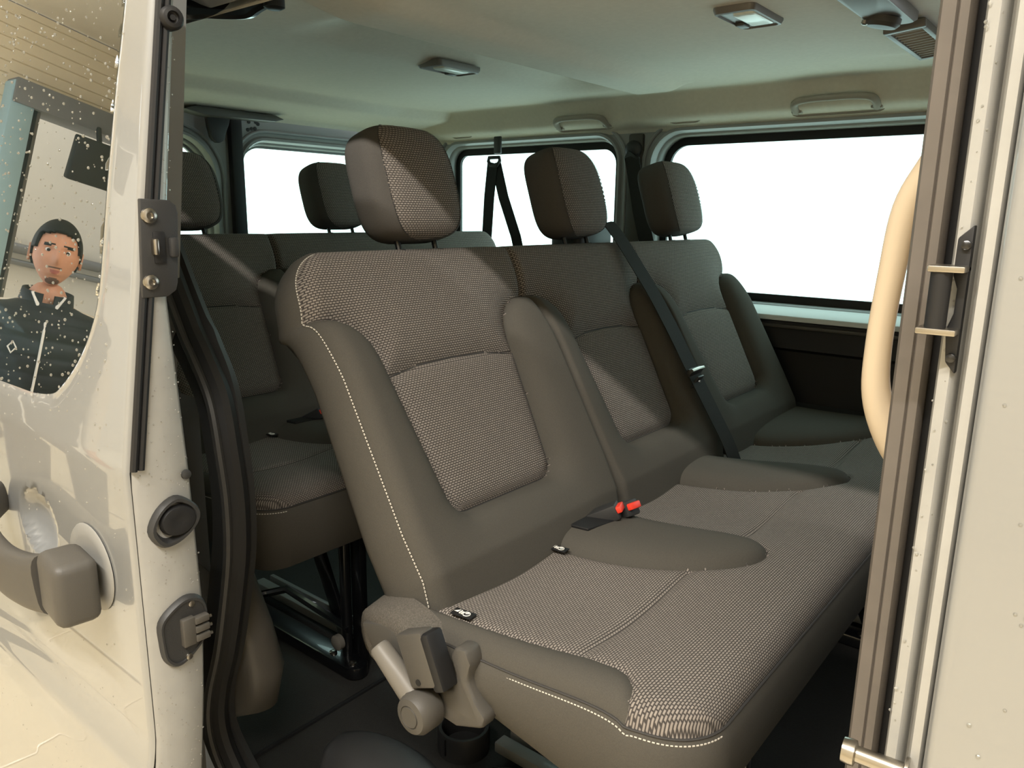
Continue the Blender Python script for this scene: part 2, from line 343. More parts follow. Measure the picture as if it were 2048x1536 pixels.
# aperture seal at the rear of the door opening
sp_ = spline([(-1.30, .612, 1.22), (-1.20, .595, 1.02), (-1.085, .578, .875), (-1.035, .57, .83), (-.99, .565, .777), (-.966, .56, .708), (-.957, .56, .635), (-.962, .56, .556), (-.985, .56, .465), (-1.012, .56, .38), (-1.045, .56, .30), (-1.058, .56, .235), (-1.04, .56, .18), (-.99, .565, .12), (-.92, .58, .05)], 6)
sm = MB(); sm.tube(sp_, .0165, 10); seal = sm.build('trim_5', RUBBER); tag(seal, 'black rubber seal curving along the rear door opening', 'trim', kind=ST)
sm = MB(); sm.tube([p+Vector((.006, -.021, 0)) for p in sp_], .0065, 8); sm.build('seal_lip', PLDARK, seal)
sm = MB(); sm.ribbon([p+Vector((-.030, .012, 0)) for p in sp_], .07, (1, .35, 0), .012); sm.build('aperture_flange', PLDARK, seal)
# lower grey pillar cover inside
pc = MB(); pc.loops([spline(l, 5) for l in (
    [(-1.17, .60, .46), (-1.10, .60, .45), (-1.075, .615, .445), (-1.09, .66, .44), (-1.2, .70, .44)],
    [(-1.17, .60, .38), (-1.075, .60, .37), (-1.045, .62, .365), (-1.06, .67, .36), (-1.2, .71, .36)],
    [(-1.17, .60, .30), (-1.06, .60, .30), (-1.022, .62, .29), (-1.045, .68, .28), (-1.2, .72, .28)],
    [(-1.17, .60, .23), (-1.08, .60, .215), (-1.045, .625, .21), (-1.07, .68, .20), (-1.2, .72, .20)],
    [(-1.20, .60, .17), (-1.15, .60, .165), (-1.13, .63, .16), (-1.14, .68, .16), (-1.22, .72, .16)])], closed=False)
o = pc.build('trim_6', PLGREY, sharp=0); tag(o, 'grey plastic lower pillar cover beside the rear bench', 'trim', kind=ST)
# ------------------------------------------------------------------ bench seats
P0 = np.array([-.708, 0, .503]); AX = np.array([-.491, 0, .871]); NX = np.array([.871, 0, .491])
def arc_pts(c, r, a0, a1, n=6): return [(c[0]+r*math.cos(math.radians(a0+(a1-a0)*k/n)), c[1]+r*math.sin(math.radians(a0+(a1-a0)*k/n))) for k in range(n+1)]
def make_backrest(root, ya, yb, stitched, rl=.07, rr=.012):
    yc, hw, vt, vb, rc = (ya+yb)/2, (yb-ya)/2, .556, -.07, .075
    ww = hw/.25
    top = [(-.156*ww, .335), (-.08*ww, .347), (0, .350), (.08*ww, .347), (.156*ww, .335)]
    lowp = top + arc_pts((.096*ww, .138), .040, 0, -90) + arc_pts((-.096*ww, .138), .040, -90, -180)
    bol = [(.156*ww, .335), (.158*ww, .365), (.164*ww, .392), (.176*ww, .415), (.194*ww, .432), (.215*ww, .442), (.24*ww, .446), (hw+.05, .447)]
    upp = top + bol[1:] + [(hw+.05, .8), (-hw-.05, .8)] + [(-a, b) for (a, b) in bol[1:]][::-1]
    nu, nv = 111, 131
    tt = np.linspace(0, 1, nv); vv = vb+(vt-vb)*tt
    vv = np.concatenate([np.linspace(vb, vt-rc, nv-26)[:-1], vt-rc+rc*np.sin(np.linspace(0, math.pi/2, 27))])
    def hwv(v, rc_):
        k = np.clip((v-(vt-rc_))/rc_, 0, 1); h = hw-rc_*(1-np.sqrt(np.maximum(0, 1-k*k)))
        return h-.012*np.clip((.1-v)/.17, 0, 1)
    lft, rgt = -hwv(vv, rl), hwv(vv, rr); f_ = np.linspace(0, 1, nu)
    UV = np.stack([lft[:, None]*(1-f_)[None]+rgt[:, None]*f_[None], np.repeat(vv[:, None], nu, 1)], -1).reshape(-1, 2)
    def pos(P):
        s, v = P[:, 0], P[:, 1]
        dl, du = -sdpoly(P, lowp), -sdpoly(P, upp)
        inL, inU = dl > 0, du > 0; db = np.minimum(np.abs(dl), np.abs(du))
        bl = -.020*np.exp(-db/.008)+.030*(1-np.exp(-db/.030))*(1-.45*np.clip((v-.34)/.11, 0, 1))
        h = np.where(inL, -.020+.013*(1-np.exp(-np.maximum(dl, 0)/.012)), np.where(inU, -.020*np.exp(-np.maximum(du, 0)/.030), bl))
        e = np.where(s < 0, (s+hwv(v, rl))*(1 if rl > .03 else 2.2), (hwv(v, rr)-s)*(1 if rr > .03 else 2.2)); e2 = vt-v
        r = .030; ee = np.minimum(e, e2); k = np.clip((r-ee)/r, 0, 1); h = h-r*.8*(1-np.sqrt(np.maximum(0, 1-k*k)))
        h = h-.03*np.clip((.03-v)/.1, 0, 1)
        X = P0[None]+AX[None]*v[:, None]+NX[None]*h[:, None]; X[:, 1] = yc+s; return X
    og, I, XYZ, PP = split_grid(UV, nu, nv, [('lower_panel', lowp), ('upper_panel', upp)], pos, .0045, 1)
    back = None
    for nm, part, m in (('rest', 'bolster', PLAIN), ('lower_panel', 'centre_panel', WEAVE), ('upper_panel', 'upper_panel', WEAVE)):
        V, Fc, uv = og[nm]
        if nm == 'rest':
            # side skirt and back shell join the bolster mesh
            loop = np.concatenate([I[:, 0], I[-1, 1:-1], I[::-1, -1]]); L0 = XYZ[loop]; vl = PP[loop][:, 1]; sl_ = PP[loop][:, 0]
            mb = MB(); mb.add(V.tolist(), Fc.tolist())
            thick = np.interp(vl, [-.07, .1, .5, .56], [.105, .098, .072, .055]); rings = [L0.tolist()]
            outd = np.where(vl > vt-.004, 0, np.sign(sl_)); rca = np.where(sl_ < 0, rl, rr); topm = np.clip((vl-(vt-rca))/rca, 0, 1)
            for (fr, ot) in ((.08, .004), (.25, .009), (.5, .011), (.75, .008), (.92, .0), (1.0, -.012)):
                q = L0-NX[None]*(thick*fr)[:, None]; q[:, 1] += outd*ot*(1-topm); q += AX[None]*(topm*ot)[:, None]; rings.append(q.tolist())
            mb.loops(rings, closed=False, cap1=True); back = mb.build('backrest', PLAIN, root, sharp=50)
            if stitched:
                st = MB(); Q = [Vector(p) for p in (L0-NX[None]*.002).tolist()]; n0 = len(I[:, 0])
                Q = [Vector(XYZ[i])+Vector((.0025, -.0012, .001)) for i in I[6:, 0]]
                for i in range(0, len(Q)-1):
                    a, b = Q[i], Q[i+1]; d = b-a
                    if d.length > .002: st.tube([a+d*.1, a+d*.72], .0010, 5)
                st.build('stitching', STITCH, root); root.children[-1]['kind'] = 'stuff'
    for nm, part in (('lower_panel', 'centre_panel'), ('upper_panel', 'upper_panel')):
        V, Fc, uv = og[nm]; mesh(part, V.tolist(), Fc.tolist(), WEAVE, back, uv=uv.tolist(), sharp=0)
    # seam cords
    for nm, pl in (('seam', lowp),):
        pts = np.array(pl+[pl[0]]); fine = []
        for a, b in zip(pts[:-1], pts[1:]):
            for k in range(4): fine.append(a+(b-a)*k/4)
        X = pos(np.array(fine)); mb = MB(); mb.tube([Vector(p) for p in X.tolist()], .0016, 6, closed=True); mb.build('seam', PIPING, back)
    return back
def make_headrest(root, yc, c, lean=.30):
    """c: (x, z) of the middle of the pad"""
    ex = Vector((math.cos(lean), 0, math.sin(lean))); ez = Vector((-math.sin(lean), 0, math.cos(lean)))
    n, m_ = 48, 40; V = []; UVs = []
    sg = lambda a, e: math.copysign(abs(a)**e, a)
    for j in range(m_+1):
        th = -math.pi/2+math.pi*j/m_
        for i in range(n):
            ph = 2*math.pi*i/n
            ct, stt = sg(math.cos(th), .42), sg(math.sin(th), .5); s = .104*ct*sg(math.cos(ph), .48); d = .050*ct*sg(math.sin(ph), .62); v = .100*stt
            s *= 1-.10*max(0, v/.1)**2-.03*max(0, -v/.1)**2; d += -.012*(max(0, v)/.1)**2+.004
            d += .004*max(0, 1-(s/.09)**2)*(1 if d > 0 else 0)
            V.append(Vector((c[0], yc+s, c[1]))+ex*d+ez*v); UVs.append((s, v+.3*d))
    Fw = []; Fp = []
    for j in range(m_):
        for i in range(n):
            q = [j*n+i, j*n+(i+1) % n, (j+1)*n+(i+1) % n, (j+1)*n+i]; s = sum(UVs[k][0] for k in q)/4; ctr = sum((V[k] for k in q), Vector())/4
            dd = (ctr-Vector((c[0], yc, c[1]))).dot(ex)
            (Fw if 7 <= i < 17 else Fp).append(q)
    h = mesh('headrest', V, Fp, HPLAIN, root, sharp=60); mesh('front_panel', V, Fw, WEAVE, h, uv=UVs, sharp=60)
    st = MB()
    for sd in (-1, 1):
        Q = [V[j*n+(7 if sd > 0 else 17)]+ex*.001 for j in range(4, m_-1)]
        Q = spline(Q, 3)
        for a, b in zip(Q[:-1], Q[1:]): st.tube([a, a+(b-a)*.6], .0009, 5)
    st.build('stitching', PIPING, h)['kind'] = 'stuff'
    for sd in (-.045, .045):
        a = Vector((c[0], yc+sd, c[1])); MB().tube([a-ez*.15, a-ez*.08], .0055, 10).build('post', BLACKG, root)
        MB().lathe(a-ez*.128, ez, [(.017, 0), (.017, .008), (.012, .012), (.009, .013)], 16).build('post_guide', PLDARK, root)
    return h
def make_cushion(root):
    x0, x1, y0, y1, rc = -.775, -.288, .672, 2.17, .085
    ins_n = [(-.80, .60), (-.80, .700), (-.70, .702), (-.63, .708), (-.50, .726), (-.454, .732), (-.415, .730), (-.400, .725), (-.390, .715), (-.380, .700), (-.345, .60)]
    def leaf(P): return [(p.x, p.y) for p in spline([(a, b, 0) for a, b in P], 5)]
    d1 = leaf([(-.80, .978), (-.70, .982), (-.61, .992), (-.52, 1.018), (-.45, 1.055), (-.412, 1.095), (-.398, 1.135), (-.403, 1.172), (-.432, 1.196), (-.50, 1.20), (-.62, 1.178), (-.70, 1.170), (-.80, 1.168)])
    d2 = leaf([(-.80, 1.405), (-.697, 1.415), (-.60, 1.44), (-.52, 1.475), (-.45, 1.530), (-.415, 1.590), (-.405, 1.632), (-.42, 1.668), (-.47, 1.682), (-.54, 1.672), (-.64, 1.62), (-.704, 1.598), (-.80, 1.585)])
    d3 = leaf([(-.80, 1.80), (-.69, 1.81), (-.60, 1.86), (-.53, 1.92), (-.46, 2.01), (-.42, 2.12), (-.40, 2.30), (-.80, 2.30)])
    polys = [('a', ins_n), ('b', d1), ('c', d2), ('d', d3)]
    nx, ny = 115, 331
    def row(xs):  # y-range shrinks at rounded front corners
        k = np.clip((xs-(x1-rc))/rc, 0, 1); return rc*(1-np.sqrt(np.maximum(0, 1-k*k)))
    xs = np.concatenate([np.linspace(x0, x1-rc, nx-28)[:-1], x1-rc+rc*np.sin(np.linspace(0, math.pi/2, 29))])
    sh = row(xs); UV = np.stack([np.repeat(xs[:, None], ny, 1), (y0+sh)[:, None]+np.linspace(0, 1, ny)[None, :]*(y1-y0-2*sh)[:, None]], -1).reshape(-1, 2)
    def pos(P):
        x, y = P[:, 0], P[:, 1]; sds = [sdpoly(P, pl) for _, pl in polys]; d = -np.minimum.reduce(sds)
        z = .500+.012*np.exp(-((x+.40)/.11)**2)
        z = z-.010*np.exp(-np.abs(x+.470+.006*np.cos((y-.9)*6))/.006)*np.clip(-d/.006, 0, 1)      # cross seam
        z = z-.014*sum(np.exp(-((y-c)/.14)**2) for c in (.87, 1.31, 1.77))*sst(-.33, -.45, x)
        hi = np.where(sds[0] < 0, .006, .022); z = z-.005*np.exp(-np.abs(d)/.005)+np.where(d > 0, hi*(1-np.exp(-np.maximum(d, 0)/.020)), 0)
        shx = row(x); e = np.minimum(np.minimum(y-y0-shx, y1-shx-y), x1-x); r = .034
        k = np.clip((r-e)/r, 0, 1); z = z-r*.85*(1-np.sqrt(np.maximum(0, 1-k*k)))
        return np.stack([x, y, z], 1)
    og, I, XYZ, PP = split_grid(UV, ny, nx, polys, pos, .0046, 0)
    V, Fc, uv = og['rest']; cu = mesh('cushion', V.tolist(), [f[::-1] for f in Fc.tolist()], WEAVE, root, uv=uv[:, ::-1].tolist(), sharp=0)
    for k, nm in (('a', 'side_insert'), ('b', 'divider'), ('c', 'divider'), ('d', 'side_insert')):
        V, Fc, uv = og[k]; mesh(nm, V.tolist(), [f[::-1] for f in Fc.tolist()], PLAIN, cu, sharp=0)
    loop = np.concatenate([I[14:, 0], I[-1, 1:-1], I[::-1, -1][:-14]]); L0 = XYZ[loop]; n = len(loop)
    cen = np.array([-.55, 1.42]); rings = []
    # outward direction of the loop
    T = np.roll(L0, -1, 0)-np.roll(L0, 1, 0); T[0] = L0[1]-L0[0]; T[-1] = L0[-1]-L0[-2]
    N2 = np.stack([-T[:, 1], T[:, 0], 0*T[:, 0]], 1); N2 /= np.linalg.norm(N2, axis=1)[:, None]
    if (N2[n//2]@np.array([1, 0, 0])) < 0: N2 = -N2
    low = np.interp(L0[:, 0], [-.70, -.60, -.45, -.30], [.445, .395, .365, .345])
    for fr, ot in ((0, 0), (.03, .003), (.15, .008), (.4, .010), (.75, .002), (1., -.012)):
        q = L0+N2*ot; q[:, 2] = L0[:, 2]+(low-L0[:, 2])*fr; rings.append(q.tolist())
    mb = MB(); mb.loops(rings, closed=False); mb.loops([rings[-1], [(p[0]*.8-.11, 1.42+(p[1]-1.42)*.93, p[2]+.01) for p in rings[-1]]], closed=False)
    sk = mb.build('cushion_skirt', PLAIN, root, sharp=60)
    cord = MB(); Q = [Vector(p) for p in (L0+N2*.001).tolist()][::2]; cord.tube(Q, .0016, 6); cord.build('piping', PIPING, cu)
    st = MB(); Q = [Vector(p) for p in (L0+N2*.0035+np.array([0, 0, -.006])).tolist()]
    for a, b in zip(Q[:-1], Q[1:]):
        d = b-a
        if a.y < .74 and d.length > .001: st.tube([a, a+d*.62], .0010, 5)
    o = st.build('stitching', STITCH, cu); o['kind'] = 'stuff'
    # printed child-seat tags
    for (x, y) in ((-.655, .716), (-.68, .975)):
        tm = MB().box((x, y-.004, .499), (.034, .017, .002), .0005, Matrix.Rotation(.12, 3, 'Z')).build('fabric_tag', RUBBER, cu)
        pm = MB(); zt = .5006
        pm.tube([(x+.006+.0052*math.cos(a), y-.004+.0052*math.sin(a), zt) for a in np.linspace(0, 6.28, 17)[:-1]], .0007, 5, closed=True)
        pm.tube([(x+.004, y-.004, zt), (x+.008, y-.001, zt)], .0008, 5); pm.tube([(x-.004, y-.008, zt), (x-.004, y-.001, zt)], .0012, 5)
        pm.tube([(x-.0005, y-.008, zt), (x-.0005, y-.002, zt)], .0010, 5); pm.add([(x-.014, y-.008, zt+.0005), (x-.007, y-.008, zt+.0005), (x-.007, y+.0005, zt+.0005)], [[0, 1, 2]])
        pm.build('symbol_print', WHITEP, tm)
    return cu
def make_bench(name):
    root = empty(name, (-.75, 1.42, 0))
    for (a, b, s, rl, rr) in ((.690, 1.196, True, .07, .012), (1.198, 1.660, False, .012, .012), (1.662, 2.165, False, .012, .07)): make_backrest(root, a, b, s, rl, rr)
    for yc in (.968, 1.466, 1.966): make_headrest(root, yc, (-1.035, 1.086))
    make_cushion(root)
    # buckles in the first divider
    for (x, y, r) in ((-.674, 1.096, .35), (-.662, 1.136, -.15)):
        rm = Matrix.Rotation(r, 3, 'Z') @ Matrix.Rotation(-.5, 3, 'Y')
        b = MB().box((x, y, .520), (.066, .032, .028), .003, rm).build('buckle', PLDARK, root)
        MB().box((x+.024*math.cos(r), y+.024*math.sin(r), .536), (.026, .027, .012), .002, rm).build('release_button', RED, b)
    MB().prism([(-.74, 1.02, .515), (-.66, 1.03, .515), (-.645, 1.09, .515), (-.66, 1.17, .515), (-.74, 1.18, .515)], (0, 0, .006), .002).build('buckle_pocket', RUBBER, root)
    # pivot cover, felt, side bracket
    pv = [[(-.80, .700, .40), (-.815, .700, .47), (-.74, .690, .505), (-.66, .682, .49), (-.63, .682, .43), (-.65, .69, .39)], [(-.80, .668, .395), (-.812, .664, .465), (-.74, .655, .495), (-.665, .652, .478), (-.635, .654, .43), (-.655, .66, .385)], [(-.785, .658, .41), (-.79, .655, .455), (-.735, .648, .475), (-.68, .645, .465), (-.655, .647, .43), (-.67, .652, .40)]]
    MB().loops([spline(l, 6, True) for l in pv], cap1=True).build('pivot_cover', FELT, root, sharp=70)
    b = MB(); b.prism([(x, .648, z) for (x, z) in ((-.80, .46), (-.74, .478), (-.70, .474), (-.668, .43), (-.640, .418), (-.618, .430), (-.612, .455), (-.622, .478), (-.613, .494), (-.594, .496), (-.585, .478), (-.592, .452), (-.578, .428), (-.560, .412), (-.565, .395), (-.61, .378), (-.66, .382), (-.72, .408), (-.77, .42))], (0, .03, 0), .006)
    b.build('side_bracket', PLGREY, root, sharp=40)
    lv = MB(); a, c = Vector((-.733, .625, .460)), Vector((-.664, .630, .404)); d = (c-a).normalized()
    lv.tube([a, a+d*.004, a+(c-a)*.5, c], [.012, .0145, .0165, .0185], 14); lever = lv.build('recline_lever', PLSILV, root, sharp=40)
    MB().lathe((-.653, .645, .396), (0, -1, 0), [(.026, 0), (.029, .004), (.029, .030), (.024, .038), (.016, .040), (.0155, .0385), (.0145, .0385), (.014, .0405)], 28).build('lever_hub', PLGREY, lever, sharp=40)
    bk = MB(); bx = Vector((-.655, .632, .470)); rm = Matrix.Rotation(-.42, 3, 'Y'); bk.box(bx, (.052, .026, .075), .005, rm)
    buc = bk.build('side_buckle', PLGREY, root); MB().box(bx+Vector((.026, .003, .006)), (.020, .030, .078), .005, rm).build('buckle_side', RUBBER, buc)
    MB().lathe(bx+Vector((.006, -.013, -.028)), (0, -1, 0), [(.0045, 0), (.0045, .001)], 12).build('rivet', RUBBER, buc)
    # legs: two foot rails with posts and braces
    for y in (.93, 1.90):
        fr = MB(); fr.prism([(-.80, y-.028, .002), (-.80, y+.028, .002)] + [(-.33+.028*math.sin(t), y+.028*math.cos(t), .002) for t in np.linspace(0, math.pi, 9)], (0, 0, .030), .005)
        fr.build('foot_rail', BLACKG, root)
        rl = MB(); rl.box((-.60, y+.075, .035), (.46, .030, .022), .003); rl.box((-.60, y+.115, .03), (.46, .012, .03), .002); rl.build('slide_rail', STEEL if False else INPAINT, root)
        MB().tube([(-.372, y+.012, .03), (-.372, y+.012, .40)], .013, 12).build('leg', BLACKG, root)
        MB().box((-.345, y+.03, .20), (.035, .02, .40), .004).build('leg', BLACKG, root)
        MB().prism([(-.40, y+.02, .03), (-.36, y+.02, .03), (-.47, y+.02, .27), (-.60, y+.02, .40), (-.65, y+.02, .40), (-.52, y+.02, .27)], (0, .012, 0), .002).build('brace', BLACKG, root)
        MB().tube([(-.79, y+.01, .03), (-.60, y+.01, .12), (-.36, y+.01, .10)], .010, 8).build('brace', BLACKG, root)
        MB().lathe((-.37, y-.01, .075), (0, -1, 0), [(.018, 0), (.018, .012), (.012, .016)], 18).build('pivot_bolt', PLSILV, root)
        for xx in (-.40, -.33): MB().lathe((xx, y-.008, .031), (0, 0, 1), [(.009, 0), (.009, .005), (.005, .007)], 12).build('bolt', STEEL, root)
    fm = MB(); fm.box((-.55, 1.42, .385), (.40, 1.38, .02), .004); fm.box((-.34, 1.42, .375), (.02, 1.36, .04), .004); fm.build('seat_frame', BLACKG, root)
    return root
def copy_tree(o, parent=None):
    c = o.copy(); COL.objects.link(c); c.parent = parent
    for ch in list(o.children): copy_tree(ch, c)
    return c
bench = make_bench('bench_seat')
tag(bench, 'front three-seat charcoal bench in the doorway with woven grey panels', 'seat', 'bench seats')
bench_b = copy_tree(bench); bench_b.location = Vector((-.75-.93, 1.42+.075, 0))
hs = [c for c in bench_b.children if c.name.split('.')[0] in ('headrest', 'post', 'post_guide')]
for c in hs:
    b_ = [Vector(v.co) for v in c.data.vertices]
    if sum(v.y for v in b_)/len(b_) > .4: c.location.y -= .10
bench_b['label'] = 'rear three-seat charcoal bench standing behind the doorway bench'
# ------------------------------------------------------------------ workshop
TL = empty('ceiling_lamp', (.1, -1.0, 2.95)); tag(TL, 'long white strip lamp hanging over the van side', 'lamp')
MB().box((.1, -1.0, 2.965), (3.4, .12, .05), .01).build('housing', mat('lamp_white', (235, 235, 230), .5), TL)
ld = bpy.data.lights.new('strip_light', 'AREA'); ld.shape = 'RECTANGLE'; ld.size = 3.2; ld.size_y = .07; ld.energy = LAMP_W; ld.color = (1, .955, .88)
lo = bpy.data.objects.new('strip_light', ld); link(lo, TL); lo.location = (0, 0, -.045)
# shell of the workshop on the near side: tiled floor, clad walls, panelled ceiling
TILE = mat('cream_floor_tile', (226, 212, 184), .28, 0, .2, .5, .05, 3)
GROUT = mat('grout', (96, 88, 78), .9)
CLAD = mat('cream_wall_cladding', (214, 200, 172), .6, 0, 0, .3)
CEILP = mat('ceiling_panel_white', (214, 205, 186), .7)
gf = MB(); gf.box((-1.5, -.2, -.575), (10.5, 7.4, .03)); gfo = gf.build('workshop_floor', GROUT); tag(gfo, 'cream tiled workshop floor under the van', 'floor', kind=ST)
tme = None; ts = .62
for i in range(14):
    for j in range(11):
        x = -6.4+i*ts; y = -3.1+j*ts
        if tme is None:
            t = MB().box((x, y, -.5565), (ts-.008, ts-.008, .013), .003, seg=1).build('tile', TILE, gfo, org=(x, y, -.5565)); tme = t.data
            t.location = Vector((x, y, -.5565))-gfo.location
        else:
            t = bpy.data.objects.new('tile', tme); link(t, gfo); t.location = Vector((x, y, -.5565))-gfo.location
def cladding(name, a, b, z0, z1, nrm, label, pitch=.085):
    """horizontal boards from a to b (xy points)"""
    a, b, n = Vector((*a, 0)), Vector((*b, 0)), Vector((*nrm, 0)); prof = []; z = z0
    while z < z1-.001:
        z2 = min(z+pitch, z1); prof += [(z, 0), (z+.006, .010), (z2-.006, .010)]; z = z2
    m = MB(); m.loops([[p+n*d+Vector((0, 0, z)) for (z, d) in prof] for p in (a, b)], closed=False)
    o = m.build(name, CLAD, sharp=15); return tag(o, label, 'wall', kind=ST)
cladding('workshop_wall', (-6.7, .45), (-6.7, -1.15), -.55, 3.02, (1, 0), 'cream wall of horizontal boards beside the workshop doorway')
cladding('workshop_wall', (-6.7, -1.15), (-6.7, -2.7), 2.45, 3.02, (1, 0), 'cream boards above the workshop doorway')
cladding('workshop_wall', (-6.7, -3.3), (3.7, -3.3), -.55, 3.02, (0, 1), 'long cream boarded wall behind the photographer')
cladding('workshop_wall', (3.7, -3.3), (3.7, .45), -.55, 3.02, (-1, 0), 'cream boarded end wall ahead of the van')
cb = MB(); cb.box((-1.5, -.4, 3.06), (10.6, 6.4, .04)); co = cb.build('workshop_ceiling', GROUT); tag(co, 'pale panelled workshop ceiling', 'ceiling', kind=ST)
pme = None
for i in range(9):
    for j in range(5):
        x = -6.1+i*1.2; y = -2.75+j*1.2
        if pme is None: p = MB().box((0, 0, 0), (1.19, 1.19, .02), .004, seg=1).build('ceiling_panel', CEILP, co); pme = p.data
        else: p = bpy.data.objects.new('ceiling_panel', pme); link(p, co)
        p.location = (x, y, 3.033)
dw = MB(); dw.box((-6.66, -1.22, .95), (.30, .16, 3.0), .01); jam = dw.build('doorway_frame', mat('pale_blue_frame', (150, 178, 184), .45)); tag(jam, 'pale blue post with grey lintel round the workshop doorway', 'door frame', kind=ST)
MB().box((-6.64, -1.95, 2.38), (.30, 1.6, .18), .01).build('lintel', mat('lintel_grey', (112, 112, 110), .5), jam)
MB().box((-6.60, -1.32, .9), (.10, .035, 2.9), .005).build('door_rubber', RUBBER, jam); MB().box((-6.60, -1.35, .9), (.08, .025, 2.9), .004).build('edge_strip', PLSILV, jam)
bw = MB(); bw.box((-8.4, -2.4, 1.2), (.05, 4.0, 3.6)); o = bw.build('back_room_wall', mat('back_room_beige', (190, 180, 162), .7)); tag(o, 'beige wall of the room beyond the doorway', 'wall', kind=ST)
MB().box((-8.2, -2.4, -.57), (3.2, 4.0, .03)).build('back_room_floor', TILE, o)
pi = MB(); pi.tube([(-8.3, -.8, 1.35), (-8.3, -3.6, 1.35)], .05, 12); pi.tube([(-8.3, -.8, 1.22), (-8.3, -3.6, 1.22)], .03, 10); o2 = pi.build('wall_pipe', PLSILV); tag(o2, 'grey pipes running along the back room wall', 'pipe'); 
mn = MB(); mn.box((-6.35, -1.75, 2.02), (.09, .42, .34), .015, Matrix.Rotation(.2, 3, 'Y')); mon = mn.build('wall_monitor', PLDARK); tag(mon, 'dark flat monitor hanging below the doorway lintel', 'monitor'); MB().tube([(-6.4, -1.75, 2.15), (-6.5, -1.75, 2.32)], .02, 8).build('bracket', PLDARK, mon)
# ------------------------------------------------------------------ sliding door, slid open along the outside
yd = lambda z: .36+.146*np.maximum(0, z-.75)-.012*sst(.42, .30, z)-.03*np.maximum(0, .22-z)
door = empty('door_1', (-1.4, .40, -.35)); tag(door, 'open sliding side door in wet silver grey paint', 'door', kind=ST)
gl = [(-.905, 1.36), (-.910, 1.264), (-.923, 1.159), (-.932, 1.049), (-.938, .947), (-.955, .899), (-.986, .857), (-1.033, .819), (-1.063, .806), (-1.12, .799), (-1.23, .798), (-1.80, .80), (-1.86, .86), (-1.86, 1.36)]
gl = [(p.x, p.y) for p in spline([(a, b, 0) for a, b in gl[:10]], 4)]+gl[10:]
xd = np.concatenate([np.linspace(-1.95, -1.40, 40)[:-1], np.linspace(-1.40, -.852, 110)[:-1], np.linspace(-.852, -.845, 6)]); zd = np.linspace(-.30, 1.44, 220)
UVd = np.stack(np.meshgrid(xd, zd), -1).reshape(-1, 2)
def door_pos(P):
    x, z = P[:, 0], P[:, 1]; y = yd(z); y = y+np.where(x > -.852, .007*(1-np.sqrt(np.maximum(0, 1-((x+.852)/.0071)**2))), 0)
    r = np.hypot((x+1.128)/.062, (z-.612)/.050); y = y+.030*np.where(r < 1, np.sqrt(np.maximum(0, 1-r*r)), 0)      # finger dish
    y = y-.004*np.exp(-np.abs(z-.355+.25*(x+1.1)*0)/.02)
    r2 = sdpoly(P, gl); y = y+.004*np.exp(-np.maximum(r2, 0)/.008)
    return np.stack([x, y, z], 1)
og, I, XYZ, PP = split_grid(UVd, len(xd), len(zd), [('glass', gl)], door_pos, .0085)
V, Fc, _ = og['rest']; mesh('outer_skin', V.tolist(), Fc.tolist(), PAINT, door, sharp=50)
V, Fc, _ = og['glass']; V = V.copy(); V[:, 1] = yd(V[:, 2])+.0035; gp = mesh('glass_pane', V.tolist(), Fc.tolist(), DOORGLASS, door, sharp=0)
V = V.copy()
yin = lambda z: float(np.interp(z, [-.3, .3, .43, .55, .73, .95, 1.05, 1.2, 1.36], [.40, .421, .434, .442, .438, .428, .438, .456, .475]))
ef = MB(); zz = np.linspace(-.30, 1.44, 60)
ef.loops([[(-.8455, float(yd(z))+.007, z) for z in zz], [(-.8435, float(yd(z))+.012, z) for z in zz], [(-.843, yin(z)*.55+float(yd(z))*.45, z) for z in zz], [(-.845, yin(z)-.006, z) for z in zz], [(-.852, yin(z), z) for z in zz], [(-.90, yin(z)+.006, z) for z in zz], [(-1.93, yin(z)+.01, z) for z in zz]], closed=False)
ef.build('edge_face', EDGEPAINT, door, sharp=60)
for dy in (.0085, .0165):
    b = MB(); b.tube([(-.841, float(yd(z))+dy, z) for z in np.linspace(.752, 1.36, 30)], .0042, 8); b.build('edge_seal', RUBBER, door)
b = MB(); b.lathe((-.845, .452, 1.238), (1, -.15, 0), [(.012, 0), (.0125, .012), (.010, .016), (.0065, .017), (.006, .013), (.0035, .012), (.003, .015)], 20); b.build('bump_stop', RUBBER, door)
lt = MB(); lt.prism([(-.842, .394+.052*a_-.0, .945+.106*b_) for (a_, b_) in ((0, 0), (.55, 0), (.75, .06), (.80, .14), (.92, .85), (.88, .94), (.75, .99), (.12, 1)) ], (.006, 0, 0), .0015); la = lt.build('latch_plate', PLDARK, door)
MB().box((-.835, .417, .999), (.003, .013, .034), .001).build('latch_slot', RUBBER, la); MB().box((-.833, .411, 1.0), (.010, .006, .018), .002).build('latch_claw', STEEL, la); MB().box((-.833, .432, .999), (.008, .010, .022), .003).build('latch_block', PLDARK, la)
for z in (1.033, .962): MB().lathe((-.836, .404+(.004 if z > 1 else 0), z), (1, 0, 0), [(.0085, 0), (.0080, .003), (.005, .0045), (.0035, .0045), (.003, .002)], 18).build('screw', STEEL, la)
MB().lathe((-.843, .4295, .733), (1, 0, 0), [(.0060, 0), (.0055, .003), (.003, .004)], 14).build('screw', PLDARK, door)
def blob(P, n=4): return [(p.x, p.y) for p in spline([(a, b, 0) for a, b in P], n, True)]
bs = blob([(.378, .676), (.390, .700), (.412, .7115), (.432, .700), (.441, .683), (.432, .666), (.410, .653), (.390, .654)])
bc = (.409, .682)
